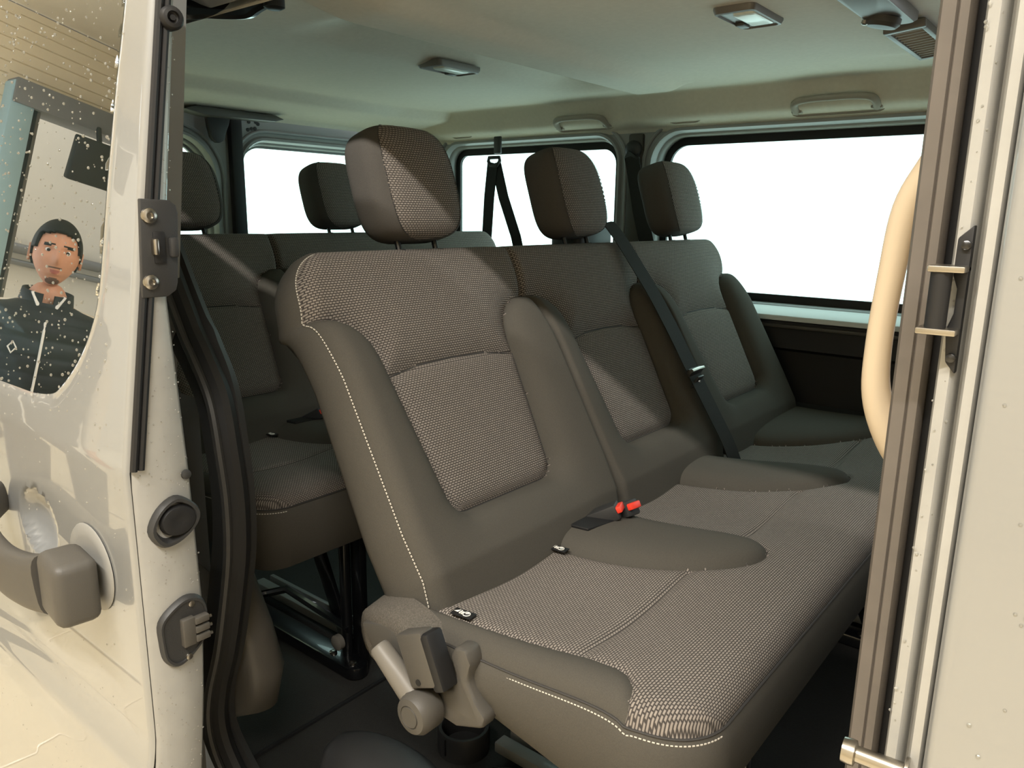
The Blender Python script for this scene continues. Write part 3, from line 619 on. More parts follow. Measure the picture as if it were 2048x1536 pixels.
bb = MB(); bb.loops([[(-.843+h, bc[0]+(y-bc[0])*k, bc[1]+(z-bc[1])*k) for (y, z) in bs] for (k, h) in ((1.0, 0), (.99, .006), (.92, .010), (.80, .010), (.72, .004), (.66, -.002), (.3, -.003))], cap1=True); bs_o = bb.build('door_buffer', PLDARK, door, sharp=50)
MB().loops([[(-.838+h, .412+.022*k*math.cos(t), .682+.019*k*math.sin(t)) for t in np.linspace(0, 2*math.pi, 25)[:-1]] for (k, h) in ((1, 0), (.9, .006), (.6, .007), (.3, .006))], cap1=True).build('rubber_insert', RUBBER, bs_o, sharp=60)
cs = blob([(.380, .560), (.398, .576), (.418, .582), (.436, .572), (.441, .548), (.436, .520), (.418, .502), (.398, .494), (.383, .508), (.379, .535)]); cc = (.410, .538)
cn = MB(); cn.loops([[(-.843+h, cc[0]+(y-cc[0])*k, cc[1]+(z-cc[1])*k) for (y, z) in cs] for (k, h) in ((1, 0), (.985, .005), (.93, .008), (.86, .008), (.85, .006))], cap1=True); con = cn.build('contact_plate', PLDARK, door, sharp=40)
MB().box((-.834, .412, .538), (.010, .016, .036), .0015).build('contact_block', PLGREY, con)
for dz in (-.0115, 0, .0115):
    t = MB().box((-.832, .428, .538+dz), (.010, .018, .0085), .0012).build('contact', PLGREY, con); MB().tube([(-.829, .437, .538+dz), (-.829, .440, .538+dz)], .002, 8).build('pin', STEEL, t)
for (y, z) in ((.420, .571), (.412, .503)): MB().lathe((-.837, y, z), (1, 0, 0), [(.0045, 0), (.004, .002), (.002, .0025)], 12).build('screw', STEEL, con)
# handle
hb = MB(); P_ = spline([(-1.245, .352, .628), (-1.215, .322, .618), (-1.165, .308, .595), (-1.10, .306, .578), (-1.03, .310, .580), (-.985, .316, .588)], 6); L_ = []
for i, p in enumerate(P_):
    t = (P_[min(i+1, len(P_)-1)]-P_[max(i-1, 0)]).normalized(); up_ = Vector((0, 0, 1)); up_ = (up_-t*up_.dot(t)).normalized(); q = t.cross(up_); k = i/len(P_); hh = .026+.012*k; ww_ = .012+.004*k
    L_.append([p+up_*hh*math.copysign(abs(math.sin(a))**.6, math.sin(a))+q*ww_*math.copysign(abs(math.cos(a))**.6, math.cos(a)) for a in np.linspace(0, 2*math.pi, 21)[:-1]])
hb.loops(L_, cap0=True, cap1=True); ha = hb.build('pull_handle', PLGREY, door, sharp=60)
MB().box((-.945, .326, .596), (.076, .050, .080), .012, Matrix.Rotation(-.10, 3, 'Z'), 3).build('handle_end', PLGREY, ha)
MB().loops([[(-.958+.060*k*math.cos(t), .3585-h, .604+.056*k*math.sin(t)) for t in np.linspace(0, 2*math.pi, 33)[:-1]] for (k, h) in ((1, 0), (.97, .002), (.7, .0025))], cap1=True).build('handle_pad', mat('handle_pad_grey', (128, 127, 123), .5), ha, sharp=50)
# roller arm into the roof rail
ra = MB(); P_ = [(-1.36, .645, 1.360), (-1.24, .682, 1.352), (-1.175, .715, 1.346), (-1.135, .735, 1.345), (-1.105, .735, 1.350), (-1.085, .740, 1.356)]; ra.tube(spline(P_, 5), [.017]*8+[.014]*18, 10); ao = ra.build('roller_arm', BLACKG, door)
ra = MB(); ra.box((-1.26, .675, 1.365), (.20, .04, .014), .004); ra.build('arm_plate', BLACKG, ao)
MB().lathe((-1.075, .745, 1.338), (0, 0, 1), [(.010, 0), (.016, .003), (.016, .022), (.010, .026)], 16).build('roller', RUBBER, ao)
# rain drops
WATER = mat('water_drop', (235, 235, 230), .03, 0, 1.0, 1.0)
try:
    b_ = WATER.node_tree.nodes['Principled BSDF']; b_.inputs['Transmission Weight'].default_value = .9; b_.inputs['IOR'].default_value = 1.33
except Exception: pass
def drops(name, pts, nrm, parent):
    m = MB(); nrm = [Vector(nrm)]*len(pts) if not isinstance(nrm, list) else nrm
    for (p, r), n in zip(pts, nrm):
        n = n.normalized(); e = n.orthogonal().normalized(); g = n.cross(e); V = [Vector(p)+n*r*.75]; Fc = []
        for (k, h) in ((.62, .55), (1., .0)): V += [Vector(p)+n*r*h+(e*math.cos(a)+g*math.sin(a))*r*k for a in np.linspace(0, 2*math.pi, 8)[:-1]]
        for i in range(7): Fc += [[0, 1+i, 1+(i+1) % 7], [1+i, 8+i, 8+(i+1) % 7, 1+(i+1) % 7]]
        m.add(V, Fc)
    o = m.build(name, WATER, parent, sharp=0); o['kind'] = 'stuff'; return o
rnd = random.Random(3); A_ = []; B_ = []; D_ = []
for _ in range(900):
    z = rnd.uniform(.79, 1.34); x = rnd.uniform(-1.5, -.9)
    (A_ if sdpoly(np.array([[x, z]]), gl)[0] < -.004 else D_).append(((x, float(yd(z))+(.0035 if sdpoly(np.array([[x, z]]), gl)[0] < 0 else 0), z), rnd.choice((.0009, .0012, .0016, .0022))*rnd.uniform(.8, 1.1)))
for _ in range(260): z = rnd.uniform(.2, .80); x = rnd.uniform(-1.5, -.853); D_.append(((x, float(yd(z)), z), rnd.choice((.0008, .0011, .0015))))
for _ in range(520):
    z = rnd.uniform(.3, 1.3); k = rnd.uniform(.12, .97); y = float(yd(z))*(1-k)+yin(z)*k
    if not (.945 < z < 1.055 and k < .9) and not (.49 < z < .585) and not (.65 < z < .715 and k > .2) and not (z > .75 and k < .35): B_.append(((-.843, y, z), rnd.choice((.0006, .0009, .0012))))
drops('glass_drops', A_, (0, -1, .146), door); drops('paint_drops', D_, (0, -1, .08), door); drops('edge_drops', B_, (1, 0, 0), door)
# ------------------------------------------------------------------ B pillar and closed front door at the right
bp_ = empty('trim_7', (-.09, .56, 0)); tag(bp_, 'silver grey centre pillar with worn rubber seal at the front of the doorway', 'pillar', kind=ST)
def vstrip(name, poly, m, parent, z0=-.2, z1=1.38, bev=0): MB().prism([(x, y, z0) for (x, y) in poly], (0, 0, z1-z0), bev).build(name, m, parent, sharp=40)
lob = lambda cx, cy, rx, ry: [(cx+rx*math.cos(a), cy+ry*math.sin(a)) for a in np.linspace(math.pi, 2*math.pi, 9)]
vstrip('rubber_seal', [(-.1195, .60), (-.1190, .563), (-.1165, .558), (-.1085, .5565), (-.1075, .5585), (-.1062, .5560), (-.1010, .5555), (-.0990, .559), (-.0980, .60)], RUBTAN, bp_)
vstrip('gap_seal', [(-.098, .60), (-.098, .566), (-.090, .562), (-.089, .60)], RUBBER, bp_)
vstrip('flange', [(-.090, .60), (-.0895, .540), (-.0875, .534), (-.081, .531), (-.0785, .534), (-.0775, .549), (-.0745, .549), (-.073, .527), (-.071, .522), (-.0655, .520), (-.064, .523), (-.0635, .56), (-.0635, .60)], EDGEPAINT, bp_)
MB().box((-.055, .655, .55), (.125, .11, 1.6), .02).build('inner_cover', BEIGE, bp_)
brk = MB(); brk.prism([(-.078, .528, z) for z in (.948, 1.038)]+[(-.086, .528, 1.030), (-.086, .528, 1.008), (-.083, .528, 1.0), (-.083, .528, .985), (-.086, .528, .975), (-.084, .528, .955)], (0, .008, 0), .001)
bo = brk.build('hinge_bracket', RUBBER, bp_); MB().box((-.088, .526, 1.012), (.020, .022, .004), .001).build('bracket_lug', STEEL, bo); MB().box((-.0895, .526, .9745), (.022, .022, .004), .001).build('bracket_lug', STEEL, bo); MB().tube([(-.091, .522, 1.01), (-.091, .522, .976)], .006, 12).build('bracket_pin', RUBBER, bo)
for z in (1.026, .958): MB().lathe((-.081, .528, z), (0, -1, 0), [(.003, 0), (.0028, .002), (.001, .003)], 10).build('bolt', BLACKG, bo)
pn = MB(); pn.lathe((-.070, .515, .678), (-1, -.06, -.0), [(.0105, 0), (.0105, .002), (.0062, .003), (.0058, .032), (.0088, .033), (.0092, .036), (.0085, .041), (.003, .0415)], 20); pn.build('striker_pin', STEEL, bp_, sharp=40)
hd_ = MB(); P_ = spline([(-.108, .640, 1.100), (-.124, .638, 1.078), (-.139, .636, 1.048), (-.1445, .635, 1.0), (-.1475, .635, .945), (-.1445, .635, .905), (-.130, .638, .872), (-.108, .645, .845)], 6)
hd_.tube(P_, [.019-.0095*math.sin(math.pi*i/(len(P_)-1))**.6 for i in range(len(P_))], 14); gh = hd_.build('grab_handle', BEIGE); tag(gh, 'beige upright grab handle on the front pillar', 'grab handle')
fd = empty('door_2', (.3, .50, -.35)); tag(fd, 'closed front door edge in cream-lit silver grey paint', 'door', kind=ST)
g2 = [(.06, .86), (.09, .82), (.15, .805), (.85, .805), (.85, 1.30), (.10, 1.30), (.06, 1.26)]
xf = np.concatenate([np.linspace(-.0625, -.056, 6)[:-1], np.linspace(-.056, .95, 110)]); zf = np.linspace(-.30, 1.36, 170); UVf = np.stack(np.meshgrid(xf, zf), -1).reshape(-1, 2)
def fd_pos(P):
    x, z = P[:, 0], P[:, 1]; y = .512+.10*np.maximum(0, z-.8)*0+.007*np.where(x < -.056, 1-np.sqrt(np.maximum(0, 1-((x+.056)/.0066)**2)), 0); return np.stack([x, y, z], 1)
og, I, XYZ, PP = split_grid(UVf, len(xf), len(zf), [('glass', g2)], fd_pos, .0115)
V, Fc, _ = og['rest']; mesh('outer_skin', V.tolist(), Fc.tolist(), PAINT, fd, sharp=50); V, Fc, _ = og['glass']; mesh('glass_pane', V.tolist(), Fc.tolist(), DOORGLASS, fd, sharp=0)
MB().loops([[(-.0625, y, z) for y in (.519, .60)] for z in (-.3, 1.36)], closed=False).build('edge_face', PAINT, fd)
E_ = [((rnd.uniform(-.05, .08), .512, rnd.uniform(.5, 1.3)), rnd.choice((.0012, .0016, .002))) for _ in range(90)]; drops('paint_drops', E_, (0, -1, 0), fd)
E_ = [((rnd.uniform(-.0885, -.079), .5325, rnd.uniform(.7, 1.25)), rnd.choice((.0008, .0012))) for _ in range(60)]; drops('edge_drops', E_, (0, -1, 0), bp_)
# ------------------------------------------------------------------ fittings on the headliner
cz = lambda x, y: float(ceil_pos(np.array([[x, y]]))[0, 2])
LENS = mat('frosted_lens', (214, 222, 212), .35, 0, .2)
def roof_lamp(name, x, y, sx, sy, label, rot=0.):
    z = cz(x, y); o = empty(name, (x, y, z)); tag(o, label, 'lamp', 'roof lamps')
    R3 = Matrix.Rotation(rot, 3, 'Z'); q = lambda a, b, c: Vector((x, y, z))+R3 @ Vector((a, b, c))
    MB().loops([[q(a*k, b*k, h) for (a, b) in rrect(-sx/2, sx/2, -sy/2, sy/2, .012, 4)] for (k, h) in ((1.0, .004), (1.0, -.004), (.94, -.011), (.86, -.012), (.84, -.009))], cap1=True).build('frame', PLSILV, o, sharp=40)
    MB().loops([[q(.012+a*k, -.006+b*k, h) for (a, b) in rrect(-.020, .020, -.046, .046, .004, 3)] for (k, h) in ((1.04, -.008), (1.0, -.013), (.9, -.0145))], cap1=True).build('lens', LENS, o, sharp=40)
    MB().box(q(-.024, .030, -.012), (.018, .030, .006), .002, R3).build('rocker_switch', PLGREY, o)
    return o
roof_lamp('roof_lamp', -.620, 1.442, .080, .150, 'pale roof lamp with frosted lens above the middle seat')
roof_lamp('roof_lamp', -1.455, 1.527, .084, .160, 'grey roof lamp seen edge-on above the rear bench')
# air outlet and second lamp on the front dish
vx, vy = -.40, 1.775; vz = cz(vx, vy)-.004; R_ = Matrix.Rotation(-.10, 3, 'Y')
ve = empty('air_outlet', (vx, vy, vz)); tag(ve, 'slatted grey air outlet in the headliner by the front pillar', 'vent')
q = lambda a, b, c: Vector((vx, vy, vz))+R_ @ Vector((a, b, c))
m = MB()
for (a, b, c, d) in ((-.036, .036, -.15, -.135), (-.036, .036, .135, .15), (-.036, -.026, -.135, .135), (.026, .036, -.135, .135)): m.box(q((a+b)/2, (c+d)/2, -.004), (b-a, d-c, .016), .003, R_)
m.build('frame', PLSILV, ve)
MB().box(q(0, 0, .002), (.054, .272, .004), 0, R_).build('dark_duct', RUBBER, ve)
for i in range(12): MB().box(q(0, -.121+.022*i, -.006), (.052, .0055, .008), .001, R_).build('slat', LINERD, ve)
vx2, vy2 = -.405, 1.46; vz2 = cz(vx2, vy2)-.002; sp2 = empty('swivel_spot', (vx2, vy2, vz2)); tag(sp2, 'grey swivel spot with silver bezel beside the air outlet', 'lamp')
MB().loops([[(vx2+a*k, vy2+b*k, vz2+h) for (a, b) in rrect(-.037, .037, -.13, .14, .015, 4)] for (k, h) in ((1, .006), (1, -.006), (.9, -.012))], cap1=True).build('plate', PLSILV, sp2, sharp=40)
MB().lathe((vx2-.004, vy2+.065, vz2-.010), (-.2, 0, -1), [(.030, 0), (.030, .010), (.024, .016), (.010, .018)], 20).build('bezel', PLGREY, sp2)
MB().lathe((vx2-.03, vy2+.05, vz2-.014), (-.2, 0, -1), [(.006, 0), (.006, .006), (.003, .008)], 10).build('knob', STEEL, sp2)
# far side grab handles and blank covers on the sloping edge of the headliner
e2 = Vector((0, -.66, .75)); en = Vector((0, -.75, -.66))
def grab(name, x0, x1, label):
    o = empty(name, ((x0+x1)/2, 2.215, 1.330)); tag(o, label, 'grab handle', 'roof grab handles'); xc = (x0+x1)/2; hw_ = (x1-x0)/2; O = Vector((xc, 2.222, 1.332))
    f = lambda a, b, c: O+Vector((a, 0, 0))+e2*b+en*c
    MB().loops([[f(a*k, -.010+b*k, h) for (a, b) in rrect(-hw_-.014, hw_+.014, -.01, .066, .03, 5)] for (k, h) in ((1.06, -.006), (1.0, .0035), (.97, .002))], cap1=True).build('recess_plate', LINERD, o, sharp=40)  # flat plate; the recess's shade is only in its darker colour
    P_ = [f(-hw_+.012, -.002, .004), f(-hw_+.010, .018, .014), f(-hw_+.018, .038, .022), f(-hw_+.05, .048, .026), f(0, .050, .027), f(hw_-.05, .048, .026), f(hw_-.018, .038, .022), f(hw_-.010, .018, .014), f(hw_-.012, -.002, .004)]
    P_ = spline(P_, 6); MB().tube(P_, [.0115-.0025*math.sin(math.pi*i/(len(P_)-1)) for i in range(len(P_))], 12).build('grip', LINERD, o)
    for s_ in (-1, 1): MB().box(f(s_*(hw_-.012), .0, .004), (.030, .020, .016), .005).build('end_cap', LINERD, o)
grab('ceiling_grab_rail', -1.605, -1.395, 'fold-down roof grab handle above the small far window')
grab('ceiling_grab_rail', -.805, -.575, 'fold-down roof grab handle above the long far window')
for x, lb in ((-2.055, 'small blank cover in the headliner at the rear far corner'), (-1.135, 'small blank cover in the headliner above the far pillar'), (-.40, 'blank cover in the headliner beside the front pillar')):
    o = MB(); O = Vector((x, 2.222, 1.332)); f = lambda a, b, c: O+Vector((a, 0, 0))+e2*b+en*c
    o.loops([[f(a*k, .016+(b-.016)*k, h) for (a, b) in rrect(-.062, .062, -.016, .050, [.03, .03, .012, .012], 5)] for (k, h) in ((1.05, -.004), (1.0, .0035), (.95, .005), (.90, .002))], cap1=True)
    o = o.build('blank_cover', LINERD, sharp=40); tag(o, lb, 'cover', 'headliner blank covers')
# ------------------------------------------------------------------ seat belts
bl = bench
Pb = spline([(-1.055, 1.590, 1.000), (-1.015, 1.595, 1.022), (-.985, 1.600, 1.008), (-.893, 1.612, .885), (-.830, 1.618, .790), (-.772, 1.622, .695), (-.720, 1.627, .61), (-.675, 1.632, .535), (-.655, 1.635, .49)], 6)
bl = MB().ribbon(Pb, .047, (0.15, 1, .0), .002).build('seat_belt', BELT, bench)
ti = Vector((-.766, 1.624, .690)); R_ = Matrix.Rotation(.52, 3, 'Y')
tg_ = MB(); tg_.box(ti, (.014, .062, .016), .004, R_); tg_.box(ti+Vector((.006, 0, -.028)), (.005, .030, .045), .002, R_); to = tg_.build('belt_tongue', PLDARK, bench); MB().lathe(ti+Vector((.010, .004, -.022)), (1, 0, .4), [(.006, 0), (.005, .003), (.002, .004)], 12).build('stud', STEEL, to)
MB().tube([ti+Vector((.008, -.03, .006)), ti+Vector((.010, 0, .008)), ti+Vector((.008, .03, .006))], .0042, 8).build('tongue_bar', STEEL, to)
MB().loops([[(-1.06+a, 1.575+b, z) for (a, b) in rrect(-.045*k, .045*k, -.075*k, .075*k, .02, 4)] for (k, z) in ((1, .90), (1, .995), (.94, 1.012), (.8, 1.016))], cap1=True).build('retractor_cover', PLDARK, bench, sharp=40)
pb = empty('pillar_belt', (-1.31, 2.235, 1.24)); tag(pb, 'black belt hanging from the round anchor between the far windows', 'seat belt')
MB().lathe((-1.318, 2.25, 1.250), (0, -1, 0), [(.026, 0), (.028, .006), (.028, .016), (.020, .024), (.010, .026)], 24).build('anchor_cover', PLDARK, pb)
MB().box((-1.312, 2.222, 1.222), (.050, .012, .030), .005, Matrix.Rotation(.5, 3, 'Y')).build('guide_loop', BLACKG, pb)
MB().ribbon([(-1.312, 2.218, 1.228), (-1.29, 2.205, 1.17), (-1.245, 2.17, 1.06), (-1.15, 2.11, .86), (-1.10, 2.09, .70)], .047, (1, .2, .3), .003).build('strap', BELT, pb)
vb_ = empty('window_belt', (-1.87, 2.2, 1.2)); tag(vb_, 'black belt hanging in a narrow V across the small far window', 'seat belt')
MB().box((-1.870, 2.215, 1.285), (.032, .010, .060), .003).build('anchor_strap', PLDARK, vb_)
lo_ = MB(); lo_.tube([(-1.895, 2.195, 1.240), (-1.897, 2.195, 1.228), (-1.885, 2.195, 1.212), (-1.855, 2.195, 1.212), (-1.843, 2.195, 1.228), (-1.845, 2.195, 1.240)], .0065, 8, closed=True); lo_.build('guide_loop', PLDARK, vb_)
MB().ribbon([(-1.875, 2.193, 1.222), (-1.905, 2.21, 1.10), (-1.945, 2.245, .96), (-1.985, 2.2545, .80)], .044, (1, .1, 0), .002).build('strap', BELT, vb_)
MB().ribbon([(-1.865, 2.199, 1.222), (-1.840, 2.215, 1.10), (-1.805, 2.247, .96), (-1.765, 2.2555, .80)], .044, (1, .1, 0), .002).build('strap', BELT, vb_)
rg = empty('rear_belt_guide', (-2.36, 1.42, 1.33)); tag(rg, 'black rounded belt guide under the headliner between the rear doors', 'seat belt')
MB().prism([(-2.395, y, z) for (y, z) in [(1.375, 1.345), (1.380, 1.300)]+[(1.412+.028*math.cos(a), 1.285+.032*math.sin(a)) for a in np.linspace(math.pi, 2*math.pi, 8)]+[(1.452, 1.310), (1.462, 1.345)]], (.018, 0, 0), .003).build('guide_plate', PLDARK, rg)
MB().prism([(-2.36, y, z) for (y, z) in ((1.26, 1.338), (1.33, 1.326), (1.58, 1.330), (1.615, 1.340), (1.58, 1.350), (1.30, 1.352))], (.06, 0, 0), .004).build('housing', PLGREY, rg)
# ------------------------------------------------------------------ floor fittings
cu_ = empty('cup_holder', (-.905, .985, 0)); tag(cu_, 'round black cup holder ring on the van floor', 'cup holder')
MB().lathe((-.905, .985, .0), (0, 0, 1), [(.052, 0), (.052, .045), (.050, .050), (.044, .050), (.042, .046), (.040, .006), (.01, .004)], 32).build('ring', PLDARK, cu_, sharp=40)
MB().box((-.905, .932, .03), (.003, .004, .036), .001).build('joint', RUBBER, cu_)
sc = empty('step_cover', (-.84, .72, 0)); tag(sc, 'grey domed plastic cover low beside the front bench', 'cover')
MB().loops([[(-.835+.16*k*math.cos(t), .725+.075*k*math.sin(t), h) for t in np.linspace(0, 2*math.pi, 41)[:-1]] for (k, h) in ((1.0, 0), (.99, .09), (.93, .125), (.80, .150), (.60, .163), (.3, .170), (.05, .171))], cap1=True).build('dome', PLDARK, sc, sharp=60)
# ------------------------------------------------------------------ person standing outside, seen mirrored in the door glass
GZ = -.55
px, py, hz = -3.20, -.40, 1.096
fd_ = Vector((.956, .294, 0)).normalized(); lf = Vector((-fd_.y, fd_.x, 0))
SKIN = mat('skin', (196, 142, 112), .55, 0, 0, .4, .05, 40); HAIR = mat('black_hair', (22, 20, 19), .6, 0, 0, .3, .3, 300, .6, 400)
DENIM = mat('dark_denim', (38, 42, 54), .9); SHIRT = mat('cream_sleeve', (206, 196, 178), .9); LIP = mat('lip', (168, 96, 84), .5); STUB = mat('stubble', (96, 70, 58), .7, 0, 0, .3, .15, 300)
man = empty('person', (px, py, GZ)); tag(man, 'person in a black quilted gilet with white zip, mirrored in the door glass', 'person')
O = Vector((px, py, 0)); W_ = lambda f, l, z: O+fd_*f+lf*l+Vector((0, 0, z))
# body skeleton (f, l, z)
J = dict(pelvis=(0, 0, .38), waist=(0, 0, .52), chest=(.01, 0, .74), neck=(-.01, 0, .90), neck2=(.005, 0, 1.0),
 shl=(-.01, .175, .835), ell=(-.03, .245, .58), wrl=(.08, .235, .36), hal=(.12, .225, .28), shr=(-.01, -.175, .835), elr=(-.03, -.245, .58), wrr=(.08, -.235, .36), har=(.12, -.225, .28),
 hpl=(0, .09, .34), knl=(.01, .10, -.07), anl=(-.01, .10, -.46), tol=(.12, .11, -.51), hpr=(0, -.09, .34), knr=(.01, -.10, -.07), anr=(-.01, -.10, -.46), tor=(.12, -.11, -.51))
rad = dict(pelvis=(.15, .12), waist=(.145, .105), chest=(.165, .115), neck=(.075, .07), neck2=(.062, .062), shl=(.075, .075), ell=(.048, .048), wrl=(.032, .028), hal=(.04, .02), hpl=(.095, .095), knl=(.065, .065), anl=(.045, .045), tol=(.045, .035))
for k in list(rad):
    if k.endswith('l') and k not in ('pelvis',): rad[k[:-1]+'r'] = rad[k]
ks = list(J); Ed = [('pelvis', 'waist'), ('waist', 'chest'), ('chest', 'neck'), ('neck', 'neck2'), ('chest', 'shl'), ('shl', 'ell'), ('ell', 'wrl'), ('wrl', 'hal'), ('chest', 'shr'), ('shr', 'elr'), ('elr', 'wrr'), ('wrr', 'har'), ('pelvis', 'hpl'), ('hpl', 'knl'), ('knl', 'anl'), ('anl', 'tol'), ('pelvis', 'hpr'), ('hpr', 'knr'), ('knr', 'anr'), ('anr', 'tor')]
# fingers rooted in the palm
for s_, sd in (('l', 1), ('r', -1)):
    bx_, by_, bz_ = J['ha'+s_]
    for n_, (dl, ln) in enumerate(((-.026, .070), (-.009, .078), (.009, .074), (.025, .060))):
        a = 'f%s%da' % (s_, n_); b = 'f%s%db' % (s_, n_); J[a] = (bx_+.030-abs(dl)*.2, by_+dl, bz_-.045); J[b] = (bx_+.028, by_+dl*1.05, bz_-.045-ln); rad[a] = rad[b] = (.0085, .0085); ks += [a, b]; Ed += [('ha'+s_, a), (a, b)]
    a = 'f%sta' % s_; b = 'f%stb' % s_; J[a] = (bx_+.035, by_-sd*.045, bz_-.01); J[b] = (bx_+.045, by_-sd*.050, bz_-.055); rad[a] = rad[b] = (.010, .010); ks += [a, b]; Ed += [('ha'+s_, a), (a, b)]
me = bpy.data.meshes.new('skeleton'); me.from_pydata([W_(*J[k]) for k in ks], [(ks.index(a), ks.index(b)) for a, b in Ed], []); tmp = bpy.data.objects.new('skeleton', me); COL.objects.link(tmp)
sk_ = tmp.modifiers.new('skin', 'SKIN'); su = tmp.modifiers.new('sub', 'SUBSURF'); su.levels = 2
for i, k in enumerate(ks): me.skin_vertices[0].data[i].radius = rad[k]
me.skin_vertices[0].data[0].use_root = True
ev = tmp.evaluated_get(bpy.context.evaluated_depsgraph_get()); bme = bpy.data.meshes.new_from_object(ev)
BV = [v.co.copy() for v in bme.vertices]; BF = [list(p.vertices) for p in bme.polygons]; bpy.data.objects.remove(tmp)
# head, sculpted from a sphere (f forward, l left, u up from the head centre)
nu_, nv_ = 72, 60; HV = []; HL = []
def gss(a, b, sa, sb): return math.exp(-(a/sa)**2-(b/sb)**2)
for j in range(nv_+1):
    th = -math.pi/2+math.pi*j/nv_
    for i in range(nu_):
        ph = 2*math.pi*i/nu_; cf, cl, cu2 = math.cos(th)*math.cos(ph), math.cos(th)*math.sin(ph), math.sin(th)
        f, l, u = .100*cf, .078*cl, .118*cu2
        if u < -.01: k = min(1, (-u-.01)/.108); l *= 1-.34*k**1.4; f = f*(1-.10*k)+.016*k if f > 0 else f*(1-.45*k)
        if f > 0:
            f *= 1-.06*abs(cl)
            f += .024*gss(l, u+.022, .012, .020)+.012*gss(l, u-.004, .008, .022)            # nose, bridge
            f -= .011*(gss(l-.031, u-.012, .017, .012)+gss(l+.031, u-.012, .017, .012))       # eye sockets
            f += .006*(gss(l-.030, u-.030, .024, .008)+gss(l+.030, u-.030, .024, .008))       # brows
            f += .006*gss(l, u+.060, .022, .007)+.006*gss(l, u+.072, .020, .006)-.004*gss(l, u+.066, .024, .003)-.004*gss(l, u+.085, .03, .008)+.008*gss(l, u+.104, .022, .012)
            f += .004*(gss(l-.046, u+.015, .02, .02)+gss(l+.046, u+.015, .02, .02))
        HV.append(W_(.012+f, l, hz+u)); HL.append((f, l, u))
HF = [[j*nu_+i, j*nu_+(i+1) % nu_, (j+1)*nu_+(i+1) % nu_, (j+1)*nu_+i] for j in range(nv_) for i in range(nu_)]
nb = len(BV); me = bpy.data.meshes.new('body'); off = man.location
me.from_pydata([v-off for v in BV]+[v-off for v in HV], [], BF+[[k+nb for k in f] for f in HF])
for m_ in (SKIN, DENIM, SHIRT, LIP, STUB, HAIR): me.materials.append(m_)
for p in me.polygons:
    c = p.center+off; d = c-O; l_ = d.dot(lf); f_ = d.dot(fd_)
    if p.index < len(BF): p.material_index = 1 if c.z < .42 and abs(l_) < .19 else (2 if ((c.z < .89 or abs(l_) > .085) and c.z > .375) else (0 if c.z > .30 or abs(l_) > .15 else 1))
    else:
        u = c.z-hz; f0 = f_-.012
        if f0 > .03 and gss(l_, u+.066, .020, .010) > .55: p.material_index = 3
        elif f0 > .0 and (gss(l_, u+.100, .024, .013) > .4 or (abs(u+.052) < .004 and abs(l_) < .024)): p.material_index = 4
        elif f0 > .02 and abs(abs(l_)-.031) < .019 and abs(u-.031+.10*(abs(l_)-.031)) < .0042: p.material_index = 5
me.shade_smooth(); body = bpy.data.objects.new('body', me); link(body, man)
for sd in (-1, 1):
    e_ = MB(); e_.lathe(W_(.012+.073, sd*.031, hz+.010), fd_, [(.0005, -.012), (.009, -.008), (.012, 0), (.009, .008), (.0005, .0118)], 14); eye = e_.build('eye', mat('eye_white', (214, 206, 198), .2), man)
    MB().lathe(W_(.012+.073, sd*.031, hz+.010), fd_, [(.0062, .0092), (.0058, .0116), (.002, .0126)], 12).build('iris', HAIR, eye)
    ear = MB(); ear.loops([[W_(-.002+.022*k*math.cos(t), sd*(.074+h), hz-.005+.034*k*math.sin(t)) for t in np.linspace(0, 2*math.pi, 21)[:-1]] for (k, h) in ((.75, -.006), (1.0, .010), (.92, .016), (.6, .010))], cap1=True); ear.build('ear', SKIN, man)
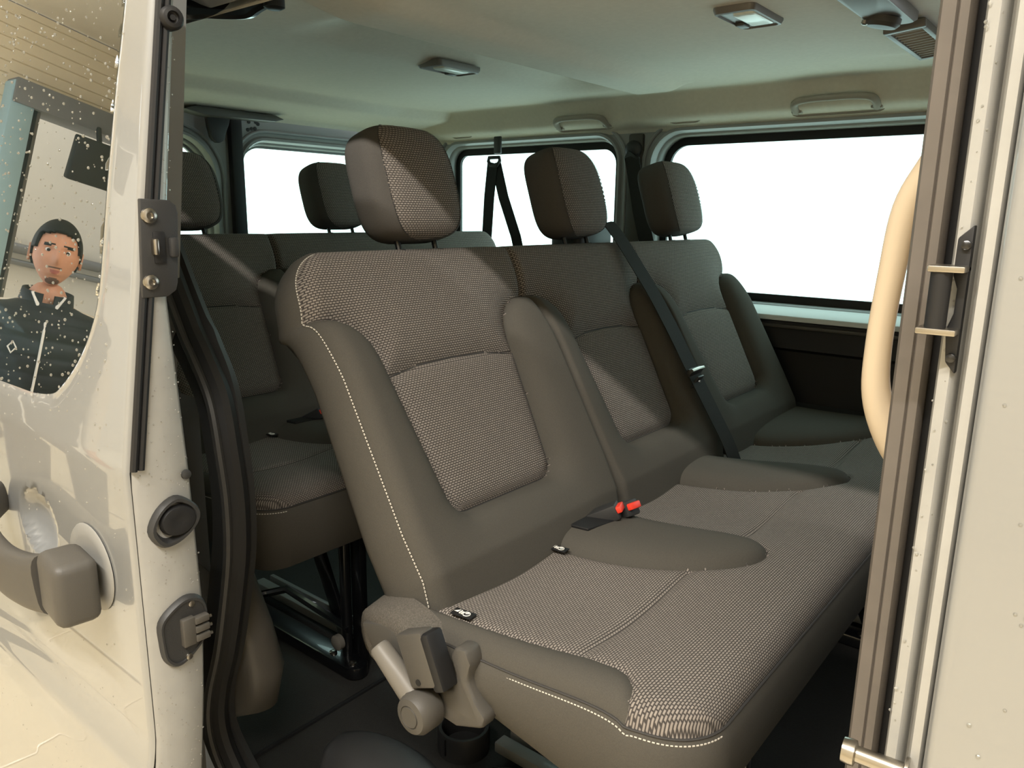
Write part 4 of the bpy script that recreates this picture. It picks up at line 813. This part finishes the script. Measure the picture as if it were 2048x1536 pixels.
# hair: the upper shell of the head, pushed out
ids = {}; Vh = []; Fh = []
def hairy(f, l, u): return (u > .062 + .012*math.cos(l*30) if f > .045 else (u > .012 if f > .0 else u > -.045)) or (f < .02 and f > -.02 and u > -.012)
for q_ in HF:
    c = [sum(HL[k][a] for k in q_)/4 for a in range(3)]
    if hairy(*c):
        fc = []
        for k in q_:
            if k not in ids:
                f, l, u = HL[k]; n = Vector((f, l, u)).normalized(); ids[k] = len(Vh); g_ = .010+.010*max(0, n.z); Vh.append(W_(.012+f+n.x*g_, l+n.y*g_*.7, hz+u+n.z*g_))
            fc.append(ids[k])
        Fh.append(fc)
hr = mesh('hair', Vh, Fh, HAIR, man, sharp=0); so = hr.modifiers.new('thick', 'SOLIDIFY'); so.thickness = .012
# quilted gilet with horizontal channels
gv = MB(); zs_ = np.linspace(.34, .91, 94); L_ = []
for z in zs_:
    w_ = float(np.interp(z, [.34, .5, .7, .82, .875, .91], [.19, .195, .232, .238, .200, .088])); d_ = float(np.interp(z, [.34, .5, .7, .82, .875, .91], [.135, .135, .150, .140, .115, .080]))
    pf = .010*abs(math.sin(math.pi*(z-.34)/.062))**.6
    L_.append([W_(.0+(d_+pf)*math.cos(t), (w_+pf)*math.copysign(abs(math.sin(t))**.85, math.sin(t)), z) for t in np.linspace(0, 2*math.pi, 49)[:-1]])
gv.loops(L_); gil = gv.build('gilet', CLOTHK, man, sharp=0)
co_ = MB(); ang = np.linspace(.22, 2*math.pi-.22, 40)
co_.loops([[W_(.0+(d_+.006)*math.cos(t), w_*math.sin(t), z-.03*(math.cos(t)+1)*.5) for t in ang] for (w_, d_, z) in ((.098, .088, .868), (.092, .086, .93), (.086, .084, .972), (.078, .078, .972), (.080, .078, .92))], closed=False); co_.build('collar', CLOTHK, gil, sharp=0)
for s_ in (-1, 1):
    li = MB(); li.ribbon([W_(.098, s_*.006, .852), W_(.090, s_*.030, .90), W_(.072, s_*.052, .945)], .012, tuple(fd_*.2+lf*s_+Vector((0, 0, .3))), .004); li.build('collar_edge', WHITEP, gil)
zp = MB(); zp.tube([W_(float(np.interp(z, [.34, .5, .7, .80, .845, .875], [.149, .149, .164, .154, .130, .100])), -.002, z) for z in np.linspace(.36, .875, 24)], .0048, 8); zp.build('zip', WHITEP, gil)
em = MB(); ec = W_(.155, .085, .735); em.tube([ec+Vector((0, 0, .021)), ec+lf*.013-fd_*.004, ec-Vector((0, 0, .021)), ec-lf*.013+fd_*.004], .0032, 6, closed=True); em.build('diamond_emblem', WHITEP, gil)
